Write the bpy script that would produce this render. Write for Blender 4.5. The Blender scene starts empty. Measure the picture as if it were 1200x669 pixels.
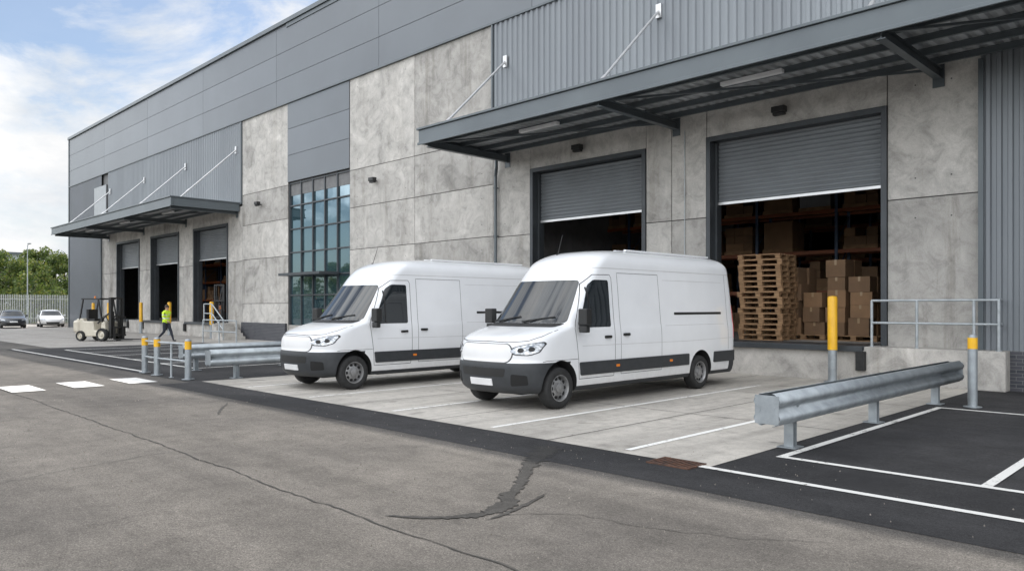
import bpy, bmesh, math, random
import numpy as np
from mathutils import Vector, Matrix
random.seed(7)
scene = bpy.context.scene
COL = scene.collection

# ------------------------------------------------------------------ materials
def newmat(name):
    m = bpy.data.materials.new(name); m.use_nodes = True
    nt = m.node_tree
    return m, nt, nt.nodes['Principled BSDF']
def setp(b, **k):
    for n, v in k.items():
        n = n.replace('_', ' ')
        if n in b.inputs: b.inputs[n].default_value = v
def c4(c): return (c[0], c[1], c[2], 1)
def coords(nt, scale=(1,1,1), loc=(0,0,0)):
    tc = nt.nodes.new('ShaderNodeTexCoord'); mp = nt.nodes.new('ShaderNodeMapping')
    mp.inputs['Scale'].default_value = scale; mp.inputs['Location'].default_value = loc
    nt.links.new(tc.outputs['Object'], mp.inputs['Vector']); return mp.outputs['Vector']
def noise(nt, vec, scale, detail=6, rough=.55, dist=0):
    n = nt.nodes.new('ShaderNodeTexNoise'); n.inputs['Scale'].default_value = scale
    n.inputs['Detail'].default_value = detail; n.inputs['Roughness'].default_value = rough
    n.inputs['Distortion'].default_value = dist
    nt.links.new(vec, n.inputs['Vector']); return n.outputs['Fac']
def ramp(nt, fac, stops):
    r = nt.nodes.new('ShaderNodeValToRGB')
    el = r.color_ramp.elements
    el[0].position = stops[0][0]; el[0].color = c4(stops[0][1])
    el[1].position = stops[-1][0]; el[1].color = c4(stops[-1][1])
    for p, c in stops[1:-1]:
        e = el.new(p); e.color = c4(c)
    nt.links.new(fac, r.inputs['Fac']); return r.outputs['Color']
def mix(nt, a, b, fac, mode='MIX'):
    m = nt.nodes.new('ShaderNodeMix'); m.data_type = 'RGBA'; m.blend_type = mode
    def s(i, v):
        if hasattr(v, 'node'): nt.links.new(v, m.inputs[i])
        else: m.inputs[i].default_value = v
    s(0, fac); s(6, a if hasattr(a, 'node') else c4(a)); s(7, b if hasattr(b, 'node') else c4(b))
    return m.outputs[2]
def bump(nt, b, fac, strength, dist=.01):
    bp = nt.nodes.new('ShaderNodeBump'); bp.inputs['Strength'].default_value = strength
    bp.inputs['Distance'].default_value = dist
    nt.links.new(fac, bp.inputs['Height']); nt.links.new(bp.outputs['Normal'], b.inputs['Normal'])
def g3(v): return (v, v, v)

def pmat(name, c1, c2=None, scale=3, rough=.5, metal=0, bmp=0, bscale=60, stretch=(1,1,1), coat=0, spec=.5, lo=.35, hi=.65):
    m, nt, b = newmat(name)
    if c2 is None: c2 = tuple(x*.88 for x in c1)
    v = coords(nt, stretch)
    f = noise(nt, v, scale)
    nt.links.new(ramp(nt, f, [(lo, c2), (hi, c1)]), b.inputs['Base Color'])
    setp(b, Roughness=rough, Metallic=metal, Coat_Weight=coat, Coat_Roughness=.06, Specular_IOR_Level=spec)
    if bmp: bump(nt, b, noise(nt, v, bscale, 3), bmp)
    return m

def concrete(name, base, off=0, streak=.45):
    m, nt, b = newmat(name)
    v = coords(nt, (1,1,1), (off*3.1, off*1.7, off*2.3))
    big = noise(nt, v, .6, 8, .66, 1.1)
    col = ramp(nt, big, [(.30, tuple(x*.64 for x in base)), (.44, tuple(x*.92 for x in base)), (.54, tuple(x*1.0 for x in base)), (.70, tuple(min(1, x*1.24) for x in base))])
    med = noise(nt, v, 2.2, 9, .72, .9)
    col = mix(nt, col, ramp(nt, med, [(.34, g3(.68)), (.52, g3(1.0)), (.72, g3(1.12))]), .85, 'MULTIPLY')
    vs = coords(nt, (.9, .9, .08), (off, 0, 0))
    st = noise(nt, vs, 1.9, 8, .72, .2)
    col = mix(nt, col, ramp(nt, st, [(.36, (.62,.60,.57)), (.48, g3(1)), (.68, g3(1.1))]), streak, 'MULTIPLY')
    fine = noise(nt, v, 38, 4, .7)
    col = mix(nt, col, ramp(nt, fine, [(.3, g3(.80)), (.6, g3(1.04))]), .7, 'MULTIPLY')
    vo = nt.nodes.new('ShaderNodeTexVoronoi'); vo.inputs['Scale'].default_value = 6; nt.links.new(v, vo.inputs['Vector'])
    col = mix(nt, col, ramp(nt, vo.outputs['Distance'], [(.035, g3(.55)), (.06, g3(1))]), .6, 'MULTIPLY')
    nt.links.new(col, b.inputs['Base Color'])
    setp(b, Roughness=.85, Specular_IOR_Level=.3)
    bump(nt, b, med, .35, .012)
    return m

CB = (.455, .437, .408)
M_CONC = [concrete('concrete_a', CB, 0), concrete('concrete_b', tuple(x*.86 for x in CB), 5, .6), concrete('concrete_c', tuple(x*1.10 for x in CB), 11, .3)]
M_CONCDOCK = concrete('concrete_dock', (.45,.43,.40), 21, .5)
M_BACK = pmat('joint_sealant', g3(.10), rough=.8)
M_CLAD = pmat('cladding_grey', (.145,.160,.176), (.130,.143,.158), scale=.4, rough=.40, metal=.2)
M_CLAD2 = pmat('cladding_grey_b', (.132,.146,.160), (.120,.132,.145), scale=.4, rough=.40, metal=.2)
M_CORR = pmat('corrugated_grey', (.210,.228,.243), (.175,.19,.205), scale=.5, rough=.45, metal=.2, stretch=(1,1,.2))
M_CORRD = pmat('corrugated_dark_grey', (.13,.14,.155), (.12,.13,.14), scale=.5, rough=.45, metal=.3)
M_FASC = pmat('fascia_steel', (.11,.128,.138), (.09,.105,.115), scale=.7, rough=.4, metal=.2)
M_STEEL = pmat('dark_steel', (.055,.062,.069), (.042,.047,.052), scale=2, rough=.45, metal=.2)
M_DECK = pmat('deck_steel', (.48,.50,.51), (.38,.40,.41), scale=1.0, rough=.5, metal=.1)
M_SHUT = pmat('shutter_grey', (.165,.18,.19), (.145,.156,.165), scale=1.2, rough=.45, metal=.2)
M_ALU = pmat('aluminium', g3(.6), rough=.35, metal=.7)
M_GALV = pmat('galvanised_steel', (.36,.39,.41), (.27,.295,.31), scale=5, rough=.5, metal=.55, bmp=.05, bscale=30, lo=.35, hi=.65)
M_GALV2 = pmat('galvanised_tube', (.42,.45,.47), (.32,.35,.36), scale=6, rough=.45, metal=.5)
M_YEL = pmat('yellow_paint', (.80,.45,.015), (.66,.34,.012), scale=3, rough=.4)
M_BLACK = pmat('black_plastic', g3(.018), g3(.013), rough=.5)
M_RUB = pmat('rubber', g3(.024), g3(.015), scale=12, rough=.8)
M_WHITEL = pmat('white_lamp_cover', g3(.75), rough=.3)
M_INT = pmat('interior_panel', g3(.18), g3(.14), rough=.8)
M_WOOD = pmat('pallet_wood', (.34,.205,.105), (.19,.11,.055), scale=4, rough=.8, stretch=(1,4,4), bmp=.2)
M_CARD = pmat('cardboard', (.25,.145,.075), (.20,.118,.062), scale=2, rough=.85)
M_CARD2 = pmat('cardboard_b', (.19,.112,.06), (.15,.09,.05), scale=2, rough=.85)
M_TAPE = pmat('packing_tape', (.33,.23,.13), rough=.3)
M_ORANGE = pmat('rack_orange', (.26,.07,.018), rough=.5)
M_RBLUE = pmat('rack_blue', (.05,.08,.14), rough=.5)

def brickmat():
    m, nt, b = newmat('dark_brick')
    tc = nt.nodes.new('ShaderNodeTexCoord'); sp = nt.nodes.new('ShaderNodeSeparateXYZ'); cb = nt.nodes.new('ShaderNodeCombineXYZ')
    nt.links.new(tc.outputs['Object'], sp.inputs[0]); nt.links.new(sp.outputs['X'], cb.inputs['X']); nt.links.new(sp.outputs['Z'], cb.inputs['Y'])
    br = nt.nodes.new('ShaderNodeTexBrick'); br.inputs['Scale'].default_value = 1
    br.inputs['Brick Width'].default_value = .225; br.inputs['Row Height'].default_value = .075
    br.inputs['Mortar Size'].default_value = .006
    br.inputs['Color1'].default_value = (.035,.038,.048,1); br.inputs['Color2'].default_value = (.06,.06,.07,1); br.inputs['Mortar'].default_value = (.14,.14,.14,1)
    nt.links.new(cb.outputs[0], br.inputs['Vector']); nt.links.new(br.outputs['Color'], b.inputs['Base Color'])
    setp(b, Roughness=.7); return m
M_BRICK = brickmat()

def asphalt(name, ca, cb_, specks=.5, stone=(.24,.225,.205), stf=.5):
    m, nt, b = newmat(name)
    v = coords(nt)
    big = noise(nt, v, .20, 7, .62, 1.0)
    col = ramp(nt, big, [(.33, ca), (.64, cb_)])
    vs = coords(nt, (.10, 1.0, 1))
    tr = noise(nt, vs, 1.1, 6, .62)
    col = mix(nt, col, ramp(nt, tr, [(.36, g3(.74)), (.58, g3(1.08))]), .85, 'MULTIPLY')
    med = noise(nt, v, 2.6, 9, .8, .5)
    col = mix(nt, col, ramp(nt, med, [(.34, g3(.62)), (.58, g3(1.12))]), .75, 'MULTIPLY')
    gr = noise(nt, v, 26, 5, .8)
    col = mix(nt, col, ramp(nt, gr, [(.35, g3(.62)), (.52, g3(1.0)), (.66, g3(1.3))]), specks, 'MULTIPLY')
    fine = noise(nt, v, 75, 4, .85)
    col = mix(nt, col, ramp(nt, fine, [(.36, g3(.35)), (.5, g3(1.0)), (.64, g3(1.8))]), specks, 'MULTIPLY')
    vo = nt.nodes.new('ShaderNodeTexVoronoi'); vo.inputs['Scale'].default_value = 48
    nt.links.new(v, vo.inputs['Vector'])
    st = ramp(nt, vo.outputs['Distance'], [(.14, g3(1)), (.26, g3(0))])
    sel = ramp(nt, vo.outputs['Color'], [(.58, g3(0)), (.66, g3(1))])
    mk = mix(nt, st, sel, 1.0, 'MULTIPLY')
    fac = mix(nt, g3(0), mk, stf, 'MIX')
    col = mix(nt, col, stone, fac)
    nt.links.new(col, b.inputs['Base Color'])
    setp(b, Roughness=.88, Specular_IOR_Level=.3)
    bump(nt, b, mix(nt, fine, gr, .4), .9, .014)
    return m
M_ASPH = asphalt('worn_asphalt', (.080,.074,.069), (.128,.118,.107), .85)
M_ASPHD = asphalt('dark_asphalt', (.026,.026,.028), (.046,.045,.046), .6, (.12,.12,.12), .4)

def apronmat(name, base):
    m, nt, b = newmat(name)
    v = coords(nt)
    big = noise(nt, v, .45, 7, .65, .7)
    col = ramp(nt, big, [(.3, tuple(x*.76 for x in base)), (.5, base), (.72, tuple(x*1.12 for x in base))])
    vs = coords(nt, (1.8, .14, 1))
    col = mix(nt, col, ramp(nt, noise(nt, vs, 1.3, 6, .6), [(.36, g3(.62)), (.54, g3(1.0))]), .6, 'MULTIPLY')
    col = mix(nt, col, ramp(nt, noise(nt, v, 5, 7, .75), [(.33, g3(.70)), (.55, g3(1.04))]), .6, 'MULTIPLY')
    vo = noise(nt, coords(nt, (1,1,1), (9,4,0)), 1.6, 3, .4)
    col = mix(nt, col, ramp(nt, vo, [(.64, g3(1)), (.72, g3(.5))]), .7, 'MULTIPLY')
    f = noise(nt, v, 60, 3, .7)
    col = mix(nt, col, ramp(nt, f, [(.3, g3(.75)), (.6, g3(1.06))]), .7, 'MULTIPLY')
    nt.links.new(col, b.inputs['Base Color']); setp(b, Roughness=.8, Specular_IOR_Level=.35)
    bump(nt, b, f, .3, .005); return m
M_APRON = apronmat('apron_concrete', (.48,.45,.405))
M_APRON2 = apronmat('yard_concrete', (.36,.34,.315))

def paintmat(name, c, under, wear=.42):
    m, nt, b = newmat(name); v = coords(nt)
    f = noise(nt, v, 14, 8, .8)
    f2 = noise(nt, v, 1.2, 3, .5)
    a = nt.nodes.new('ShaderNodeMath'); a.operation = 'ADD'; nt.links.new(f, a.inputs[0])
    s = nt.nodes.new('ShaderNodeMath'); s.operation = 'MULTIPLY'; s.inputs[1].default_value = .45; nt.links.new(f2, s.inputs[0]); nt.links.new(s.outputs[0], a.inputs[1])
    col = ramp(nt, a.outputs[0], [(wear+.14, under), (wear+.22, c)])
    nt.links.new(col, b.inputs['Base Color']); setp(b, Roughness=.7); return m
M_LINE = paintmat('white_road_paint', (.70,.69,.66), (.12,.11,.10), .42)
M_LINEC = paintmat('white_bay_paint', (.80,.79,.76), (.38,.36,.33), .44)

# ------------------------------------------------------------------ mesh builder
class MB:
    def __init__(s): s.v=[]; s.f=[]; s.m=[]
    def add(s, vs, fs, mi=0):
        o=len(s.v); s.v += [tuple(x) for x in vs]
        for f in fs: s.f.append(tuple(i+o for i in f)); s.m.append(mi)
    def box(s, x0,x1,y0,y1,z0,z1, mi=0, rot=0, piv=None):
        vs=[(x0,y0,z0),(x1,y0,z0),(x1,y1,z0),(x0,y1,z0),(x0,y0,z1),(x1,y0,z1),(x1,y1,z1),(x0,y1,z1)]
        if rot:
            px,py = piv if piv else ((x0+x1)/2,(y0+y1)/2); c,sn=math.cos(rot),math.sin(rot)
            vs=[(px+(x-px)*c-(y-py)*sn, py+(x-px)*sn+(y-py)*c, z) for x,y,z in vs]
        s.add(vs,[(0,3,2,1),(4,5,6,7),(0,1,5,4),(1,2,6,5),(2,3,7,6),(3,0,4,7)],mi)
    def beam(s, p0, p1, w, h, mi=0):
        p0=Vector(p0);p1=Vector(p1);d=(p1-p0).normalized()
        up=Vector((0,0,1)) if abs(d.z)<.95 else Vector((1,0,0))
        r=d.cross(up).normalized(); u=r.cross(d).normalized()
        vs=[]
        for p in (p0,p1):
            for a,b in ((-1,-1),(1,-1),(1,1),(-1,1)): vs.append(p+r*a*w/2+u*b*h/2)
        s.add(vs,[(0,3,2,1),(4,5,6,7),(0,1,5,4),(1,2,6,5),(2,3,7,6),(3,0,4,7)],mi)
    def cyl(s,p0,p1,r0,r1=None,n=14,mi=0,caps=True):
        if r1 is None: r1=r0
        p0=Vector(p0);p1=Vector(p1);d=(p1-p0).normalized()
        up=Vector((0,0,1)) if abs(d.z)<.95 else Vector((1,0,0))
        r=d.cross(up).normalized(); u=r.cross(d).normalized()
        vs=[]
        for p,rr in ((p0,r0),(p1,r1)):
            for i in range(n):
                a=2*math.pi*i/n; vs.append(p+r*math.cos(a)*rr+u*math.sin(a)*rr)
        fs=[(i,(i+1)%n,n+(i+1)%n,n+i) for i in range(n)]
        if caps: fs+= [tuple(range(n-1,-1,-1)), tuple(range(n,2*n))]
        s.add(vs,fs,mi)
    def lathe(s, c, axis, prof, n=32, mi=0):
        ax=Vector(axis).normalized(); up=Vector((0,0,1)) if abs(ax.z)<.9 else Vector((1,0,0))
        r=ax.cross(up).normalized(); u=r.cross(ax).normalized(); c=Vector(c); vs=[]
        for rr,t in prof:
            for i in range(n):
                a=2*math.pi*i/n; vs.append(c+ax*t+(r*math.cos(a)+u*math.sin(a))*rr)
        fs=[]
        for k in range(len(prof)-1):
            for i in range(n): fs.append((k*n+i,k*n+(i+1)%n,(k+1)*n+(i+1)%n,(k+1)*n+i))
        s.add(vs,fs,mi)
    def extr(s, prof, y0, y1, mi=0, closed=False, axis='Y'):
        n=len(prof); vs=[]
        for t in (y0,y1):
            for a,b in prof: vs.append((a,t,b) if axis=='Y' else (t,a,b))
        fs=[(i,i+1,n+i+1,n+i) for i in range(n-1)]
        if closed: fs+=[(n-1,0,n,2*n-1), tuple(range(n)), tuple(range(2*n-1,n-1,-1))]
        s.add(vs,fs,mi)
    def build(s,name,mats,parent=None,smooth=False,bevel=0,loc=None,rot=0,angle=35,seg=2):
        me=bpy.data.meshes.new(name); me.from_pydata(s.v,[],s.f)
        for m in (mats if isinstance(mats,(list,tuple)) else [mats]): me.materials.append(m)
        me.polygons.foreach_set('material_index', s.m)
        me.update()
        if smooth:
            me.polygons.foreach_set('use_smooth',[True]*len(me.polygons)); me.set_sharp_from_angle(angle=math.radians(angle))
        ob=bpy.data.objects.new(name,me); COL.objects.link(ob)
        if parent: ob.parent=parent
        if loc: ob.location=loc
        if rot: ob.rotation_euler[2]=rot
        if bevel:
            b=ob.modifiers.new('bevel','BEVEL'); b.width=bevel; b.segments=seg; b.limit_method='ANGLE'
        return ob
def empty(name, loc=(0,0,0), rot=0):
    e=bpy.data.objects.new(name,None); COL.objects.link(e); e.location=loc; e.rotation_euler[2]=rot; e.empty_display_size=.3
    return e
def dup(parent, name, loc, rot=0, scale=1):
    e=empty(name,loc,rot); e.scale=(scale,)*3
    for ch in list(parent.children):
        c=ch.copy(); c.parent=e; COL.objects.link(c)
    return e
def obj(me,name,mats,parent=None,smooth=True,angle=35):
    for m in (mats if isinstance(mats,(list,tuple)) else [mats]): me.materials.append(m)
    if smooth:
        me.polygons.foreach_set('use_smooth',[True]*len(me.polygons)); me.set_sharp_from_angle(angle=math.radians(angle))
    o=bpy.data.objects.new(name,me); COL.objects.link(o)
    if parent: o.parent=parent
    return o

# ------------------------------------------------------------------ GROUND
def sheet(name,x0,x1,y0,y1,z,mat):
    b=MB(); b.add([(x0,y0,z),(x1,y0,z),(x1,y1,z),(x0,y1,z)],[(0,1,2,3)]); return b.build(name,mat)
sheet('ground',-1500,1500,-1500,1500,0,M_ASPH)
sheet('parking_apron_pavement',-17.5,-4.26,7.27,18.4,.008,M_APRON)
sheet('asphalt_bay_pavement',-4.26,30,6.3,18.4,.004,M_ASPHD)  # bay asphalt; front strip runs out to the shadow edge to deepen the shade
sheet('asphalt_bay_pavement',-36,-17.5,7.0,15.0,.004,M_ASPHD)
sheet('yard_pavement',-92,-36,8.6,18.4,.004,M_APRON2)
sheet('yard_pavement',-36,-17.5,15.0,18.4,.004,M_APRON2)
sheet('shade_band_pavement',-17.5,-4.26,6.3,7.27,.004,M_ASPHD)  # darker asphalt colour deepens the building's shadow band, ending at the shadow edge

def wob_strip(b,pts,w,z,seg=.12,jit=.02,mi=0,wj=.4,taper=3):
    P=[Vector((p[0],p[1])) for p in pts]; out=[]; W=[]
    for k,(a,c) in enumerate(zip(P,P[1:])):
        n=max(1,int((c-a).length/seg)); w0=pts[k][2] if len(pts[k])>2 else w; w1=pts[k+1][2] if len(pts[k+1])>2 else w
        for i in range(n): out.append(a+(c-a)*i/n); W.append(w0+(w1-w0)*i/n)
    out.append(P[-1]); W.append(W[-1]); vs=[]; drift=0
    for i,p in enumerate(out):
        t=(out[min(i+1,len(out)-1)]-out[max(i-1,0)]).normalized(); nrm=Vector((-t.y,t.x))
        drift=drift*.9+random.uniform(-jit,jit)
        q=p+nrm*drift
        end=min(1,min(i,len(out)-1-i)/taper+.1)
        ww=W[i]*end
        vs.append((*(q+nrm*ww/2*random.uniform(1-wj,1+wj)),z)); vs.append((*(q-nrm*ww/2*random.uniform(1-wj,1+wj)),z))
    b.add(vs,[(2*i,2*i+1,2*i+3,2*i+2) for i in range(len(out)-1)],mi)
M_CRACK = pmat('asphalt_crack',(.036,.034,.031),(.026,.025,.023),rough=.9)
M_TAR = asphalt('tar_patch',(.028,.027,.026),(.050,.048,.046),.6,(.10,.10,.09),.5)
cr=MB()
wob_strip(cr,[(-34,3.5),(-13.0,3.6),(-6,3.55),(12,3.7)],.016,.006,.09,.018,0,.7)
wob_strip(cr,[(-9.3,3.6),(-9.1,2.4),(-8.6,1.2)],.009,.0065,.08,.03,0,.7)
wob_strip(cr,[(-13.3,6.0),(-12.2,5.3),(-11.9,5.2)],.04,.0065,.1,.03)
wob_strip(cr,[(-30,1.2),(-12,1.0),(6,1.1)],.009,.0065,.1,.02,0,.7)
wob_strip(cr,[(-4.7,4.3),(-4.1,4.9),(-3.3,5.0),(-2.2,5.6)],.008,.0065,.07,.03,0,.7)
cr.build('pavement_crack',M_CRACK)
tp=MB()
wob_strip(tp,[(-6.35,7.0,.34),(-5.95,6.4,.26),(-5.6,5.8,.13),(-5.1,5.15,.11),(-4.76,4.7,.18),(-4.62,4.35,.15),(-4.75,4.05,.08),(-4.95,3.85,.06),(-5.2,3.70,.04)],.2,.007,.035,.014,0,.5)
wob_strip(tp,[(-4.75,5.2,.04),(-4.55,4.6,.05),(-4.5,4.2,.03)],.05,.0072,.05,.012,0,.6)
tp.build('tar_repair',M_TAR)
mk=MB(); z=.012
def ln(b,x0,x1,y0,y1,z): b.add([(x0,y0,z),(x1,y0,z),(x1,y1,z),(x0,y1,z)],[(0,1,2,3)])
ln(mk,-4.35,14,7.2,7.3,z); ln(mk,-4.0,14,8.32,8.42,z); ln(mk,-4.0,-3.9,8.42,14.3,z); ln(mk,-4.0,14,14.3,14.4,z)
for i in range(5): ln(mk,-1.95+i*2.5,-1.85+i*2.5,8.42,14.3,z)
ln(mk,-36,-21.2,7.2,7.3,z); ln(mk,-34,-21.2,8.6,8.7,z); ln(mk,-34,-21.2,13.0,13.1,z)
for i in range(6): ln(mk,-34+i*2.54,-33.9+i*2.54,8.7,13.0,z)
for i,(x,y) in enumerate([(-18.6,3.9),(-18.7,5.05),(-18.8,6.2),(-18.5,2.75),(-18.4,1.6),(-18.3,.45)]):
    ln(mk,x-.72,x+.72,y-.30,y+.30,.0125)
mk.build('road_marking',M_LINE)
ml=MB()
for x in (-5.46,-7.86,-10.25,-12.95,-15.5): ln(ml,x-.045,x+.045,7.45,15.6,.0125)
ml.build('bay_marking',M_LINEC)
jt=MB()
for y in (10.7,14.2): ln(jt,-17.5,-4.26,y-.009,y+.009,.0105)
for x in (-14.2,-11.5,-9.05,-6.6): ln(jt,x-.008,x+.008,7.27,18.3,.0115)
for x in range(-86,-36,6): ln(jt,x-.01,x+.01,8.6,18.3,.0105)
for y in (11.8,15.0): ln(jt,-90,-36,y-.01,y+.01,.0115)
jt.build('pavement_joint',M_CRACK)
db=MB()
for i in range(900):
    x=random.uniform(-16,1.5); y=random.uniform(1.0,8.2); r=random.uniform(.004,.012)
    if -x+y<3.2: continue
    pts=[(x+r*random.uniform(.6,1.2)*math.cos(a),y+r*random.uniform(.6,1.2)*math.sin(a),0) for a in (0,1.6,3.1,4.6)]
    db.add(pts+[(x,y,r*1.0+.008)],[(0,1,4),(1,2,4),(2,3,4),(3,0,4)])
db.build('gravel_debris',pmat('gravel_chip',(.3,.27,.24),(.12,.11,.09),scale=20,rough=.9))
M_RUST=pmat('rusted_iron',(.12,.055,.032),(.045,.028,.022),scale=12,rough=.85,bmp=.3)
dr=empty('drain_cover',(-4.62,7.2,0)); b=MB()
b.box(-.27,.27,-.19,-.16,.0,.02);b.box(-.27,.27,.16,.19,.0,.02);b.box(-.27,-.24,-.16,.16,.0,.02);b.box(.24,.27,-.16,.16,.0,.02)
for i in range(9): b.box(-.22+i*.052,-.195+i*.052,-.16,.16,.010,.019)
b.build('grate',M_RUST,dr); b=MB(); b.box(-.24,.24,-.16,.16,.001,.0095); b.build('pit',M_BLACK,dr)

# ------------------------------------------------------------------ WAREHOUSE
FY=18.5; WH=empty('warehouse_building')
DZ=.83
cp=MB(); sb=MB(); cl=MB()
rng=random.Random(3)
def cpan(x0,x1,z0,z1,mi=None):
    g=.012; mi=rng.randrange(3) if mi is None else mi
    cp.box(x0+g,x1-g,FY,FY+.42,z0+g,z1-g,mi); sb.box(x0+.002,x1-.002,FY+.03,FY+.44,z0+.003,z1-.003)
    if x1-x0>1.5 and z1-z0>1.4:
        for xx in (x0+.6,x1-.6):
            for zz in (z0+.45,z1-.45):
                cp.cyl((xx,FY+.02,zz),(xx,FY-.0015,zz),.022,n=8,mi=3)
def mpan(x0,x1,z0,z1,y=FY-.05,mi=None):
    g=.009; mi=rng.randrange(2) if mi is None else mi
    cl.box(x0+g,x1-g,y,y+.12,z0+g,z1-g,mi); sb.box(x0+.001,x1-.001,y+.03,y+.15,z0+.001,z1-.001)
def doorbay(xs, x_end0, x_end1, splits, ztop=7.2):
    edges=[x_end0]+[e for d in xs for e in d]+[x_end1]
    for i in range(0,len(edges),2):
        a,b_=edges[i],edges[i+1]
        cuts=[a]+[s for s in splits if a<s<b_]+[b_]
        for c,d in zip(cuts,cuts[1:]):
            cpan(c,d,0,4.2); cpan(c,d,4.2,ztop)
    for d in xs: cpan(d[0],d[1],6.4,ztop); cpan(d[0],d[1],0,DZ-.08)
DR=[(-17.6,-12.9),(-10.89,-6.18)]
DLF=[(-59.5,-54.8),(-52.7,-47.9),(-45.7,-40.95)]
doorbay(DR,-19.45,-4.25,[-12.02]); doorbay(DLF,-62.8,-39.2,[])
for x0,x1 in ((-39.2,-34.2),(-28.68,-24.0),(-24.0,-19.45)):
    for z0,z1 in ((0,1.9),(1.9,4.25),(4.25,6.1),(6.1,7.75),(7.75,11.8)): cpan(x0,x1,z0,z1)
xs=[-71.3,-62.2,-53.2,-44.2,-35.3,-26.4,-17.5,-8.6,.3,9.2,18,26]
for a,b_ in zip(xs,xs[1:]):
    for z0,z1 in ((11.8,13.1),(13.1,14.4),(14.4,15.75)): mpan(a,b_,z0,z1)
for z0,z1 in ((7.88,9.2),(9.2,10.5),(10.5,11.8)): mpan(-34.2,-28.68,z0,z1,FY-.03)
mpan(-64.3,-61.5,7.4,10.9,FY-.14,2)
cp.build('concrete_panels',M_CONC+[M_BACK],WH,bevel=.006); sb.build('panel_joints',M_BACK,WH)
cl.build('cladding_panels',[M_CLAD,M_CLAD2,pmat('light_panel',(.33,.35,.36))],WH,bevel=.004)
def corr(name,x0,x1,z0,z1,y,pitch,depth,mat):
    b=MB(); prof=[]; x=x0
    while x<x1:
        prof+=[(x,y),(x+pitch*.42,y),(x+pitch*.52,y-depth),(x+pitch*.88,y-depth)]; x+=pitch
    n=len(prof); vs=[(px,py,z) for z in (z0,z1) for px,py in prof]
    b.add(vs,[(i,i+1,n+i+1,n+i) for i in range(n-1)]); return b.build(name,mat,WH)
corr('corrugated_cladding',-19.45,26,7.3,11.8,FY-.01,.25,.045,M_CORR)
corr('corrugated_cladding',-61.4,-39.2,7.3,11.8,FY-.01,.25,.045,M_CORR)
corr('corrugated_cladding',-71.3,-62.8,.0,11.8,FY-.005,.25,.045,M_CORRD)
corr('corrugated_cladding',-4.25,26,.83,7.3,FY-.16,.2,.045,M_CORR)
b=MB()
b.box(-71.2,26,FY+.12,FY+.44,7.21,15.7); b.box(-71.2,-62.81,FY+.05,FY+.44,0,7.2); b.box(-4.24,26,FY-.15,FY+.44,.84,7.2)
b.box(-71.25,-71.0,FY+.1,62,0,15.7); b.box(26,26.3,FY,62,0,15.7); b.box(-71,26,61.7,62,0,15.7)
b.box(-71.2,26.2,FY+.3,62,15.45,15.7); b.box(-39.5,-39.25,FY+.5,45,.84,15.4); b.box(-19.9,-19.5,FY+.5,45,.84,15.4)
b.build('shell_walls_and_roof',M_INT,WH)
b=MB(); b.box(-71,26,FY+.03,61.6,.55,DZ); b.build('warehouse_floor',M_APRON2,WH)
b=MB(); b.box(-71.42,26.4,FY-.16,FY+.5,15.75,15.95); b.box(-71.42,-71.30,FY-.1,FY+.45,0,15.74)
b.box(-71.3,26,FY-.10,FY-.0,11.765,11.835); b.box(-19.47,-19.40,FY-.09,FY,7.3,11.76);b.box(-39.24,-39.17,FY-.09,FY-.002,7.3,11.76)
b.box(-34.25,26,FY-.09,FY-.052,15.55,15.74)
b.box(-4.29,-4.19,FY-.22,FY-.003,.83,7.0)
b.build('flashings',M_FASC,WH)
b=MB(); b.box(-3.71,26,FY-.24,FY-.01,0,.829); b.box(-39.1,-34.3,FY-.12,FY-.002,0,.9); b.build('brick_plinth',M_BRICK,WH)

fr=MB(); sh=MB(); bar=MB()
def rdoor(x0,x1,zb):
    t=.13
    fr.box(x0,x0+t,FY-.05,FY+.5,DZ,6.4); fr.box(x1-t,x1,FY-.05,FY+.5,DZ,6.4); fr.box(x0,x1,FY-.045,FY+.5,6.27,6.405)
    fr.box(x0+t,x0+t+.07,FY+.2,FY+.45,DZ,6.27); fr.box(x1-t-.07,x1-t,FY+.2,FY+.45,DZ,6.27)
    prof=[]; z=zb
    while z<6.27:
        prof+=[(FY+.33,z),(FY+.305,z+.02),(FY+.30,z+.05),(FY+.305,z+.08),(FY+.33,z+.10)]; z+=.115
    sh.extr(prof,x0+t+.02,x1-t-.02,axis='X'); bar.box(x0+t+.03,x1-t-.03,FY+.28,FY+.36,zb-.07,zb-.002)
    fr.box(x0+t,x1-t,FY+.5,FY+1.0,5.75,6.3)
rdoor(*DR[0],4.66); rdoor(*DR[1],4.62)
for d in DLF: rdoor(*d,4.55)
fr.build('door_frames',M_STEEL,WH,bevel=.006); sh.build('roller_shutters',M_SHUT,WH,smooth=True,angle=60); bar.build('shutter_bottom_bars',M_ALU,WH)

M_GLASS,nt,bs=newmat('window_glass'); v=coords(nt)
nt.links.new(ramp(nt,noise(nt,v,.5,2),[(.3,(.015,.035,.045)),(.7,(.04,.075,.085))]),bs.inputs['Base Color']); setp(bs,Roughness=.02,Specular_IOR_Level=1.0,IOR=2.0,Specular_Tint=(.70,.90,1,1))
bump(nt,bs,noise(nt,v,.9,2),.06,.05)
gl=MB(); mu=MB(); X0,X1=-34.2,-28.68; nc=5; zr=[.15,2.3,3.25,4.4,5.55,6.7,7.8]
for i in range(nc):
    for j in range(len(zr)-1):
        a=X0+.06+(X1-X0-.12)*i/nc; c=X0+.06+(X1-X0-.12)*(i+1)/nc; tx=rng.uniform(-.006,.006); tz=rng.uniform(-.006,.006)
        gl.add([(a,FY+.14+tx,zr[j]),(c,FY+.14-tx,zr[j]),(c,FY+.14-tx+tz,zr[j+1]),(a,FY+.14+tx+tz,zr[j+1])],[(0,1,2,3)])
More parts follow.
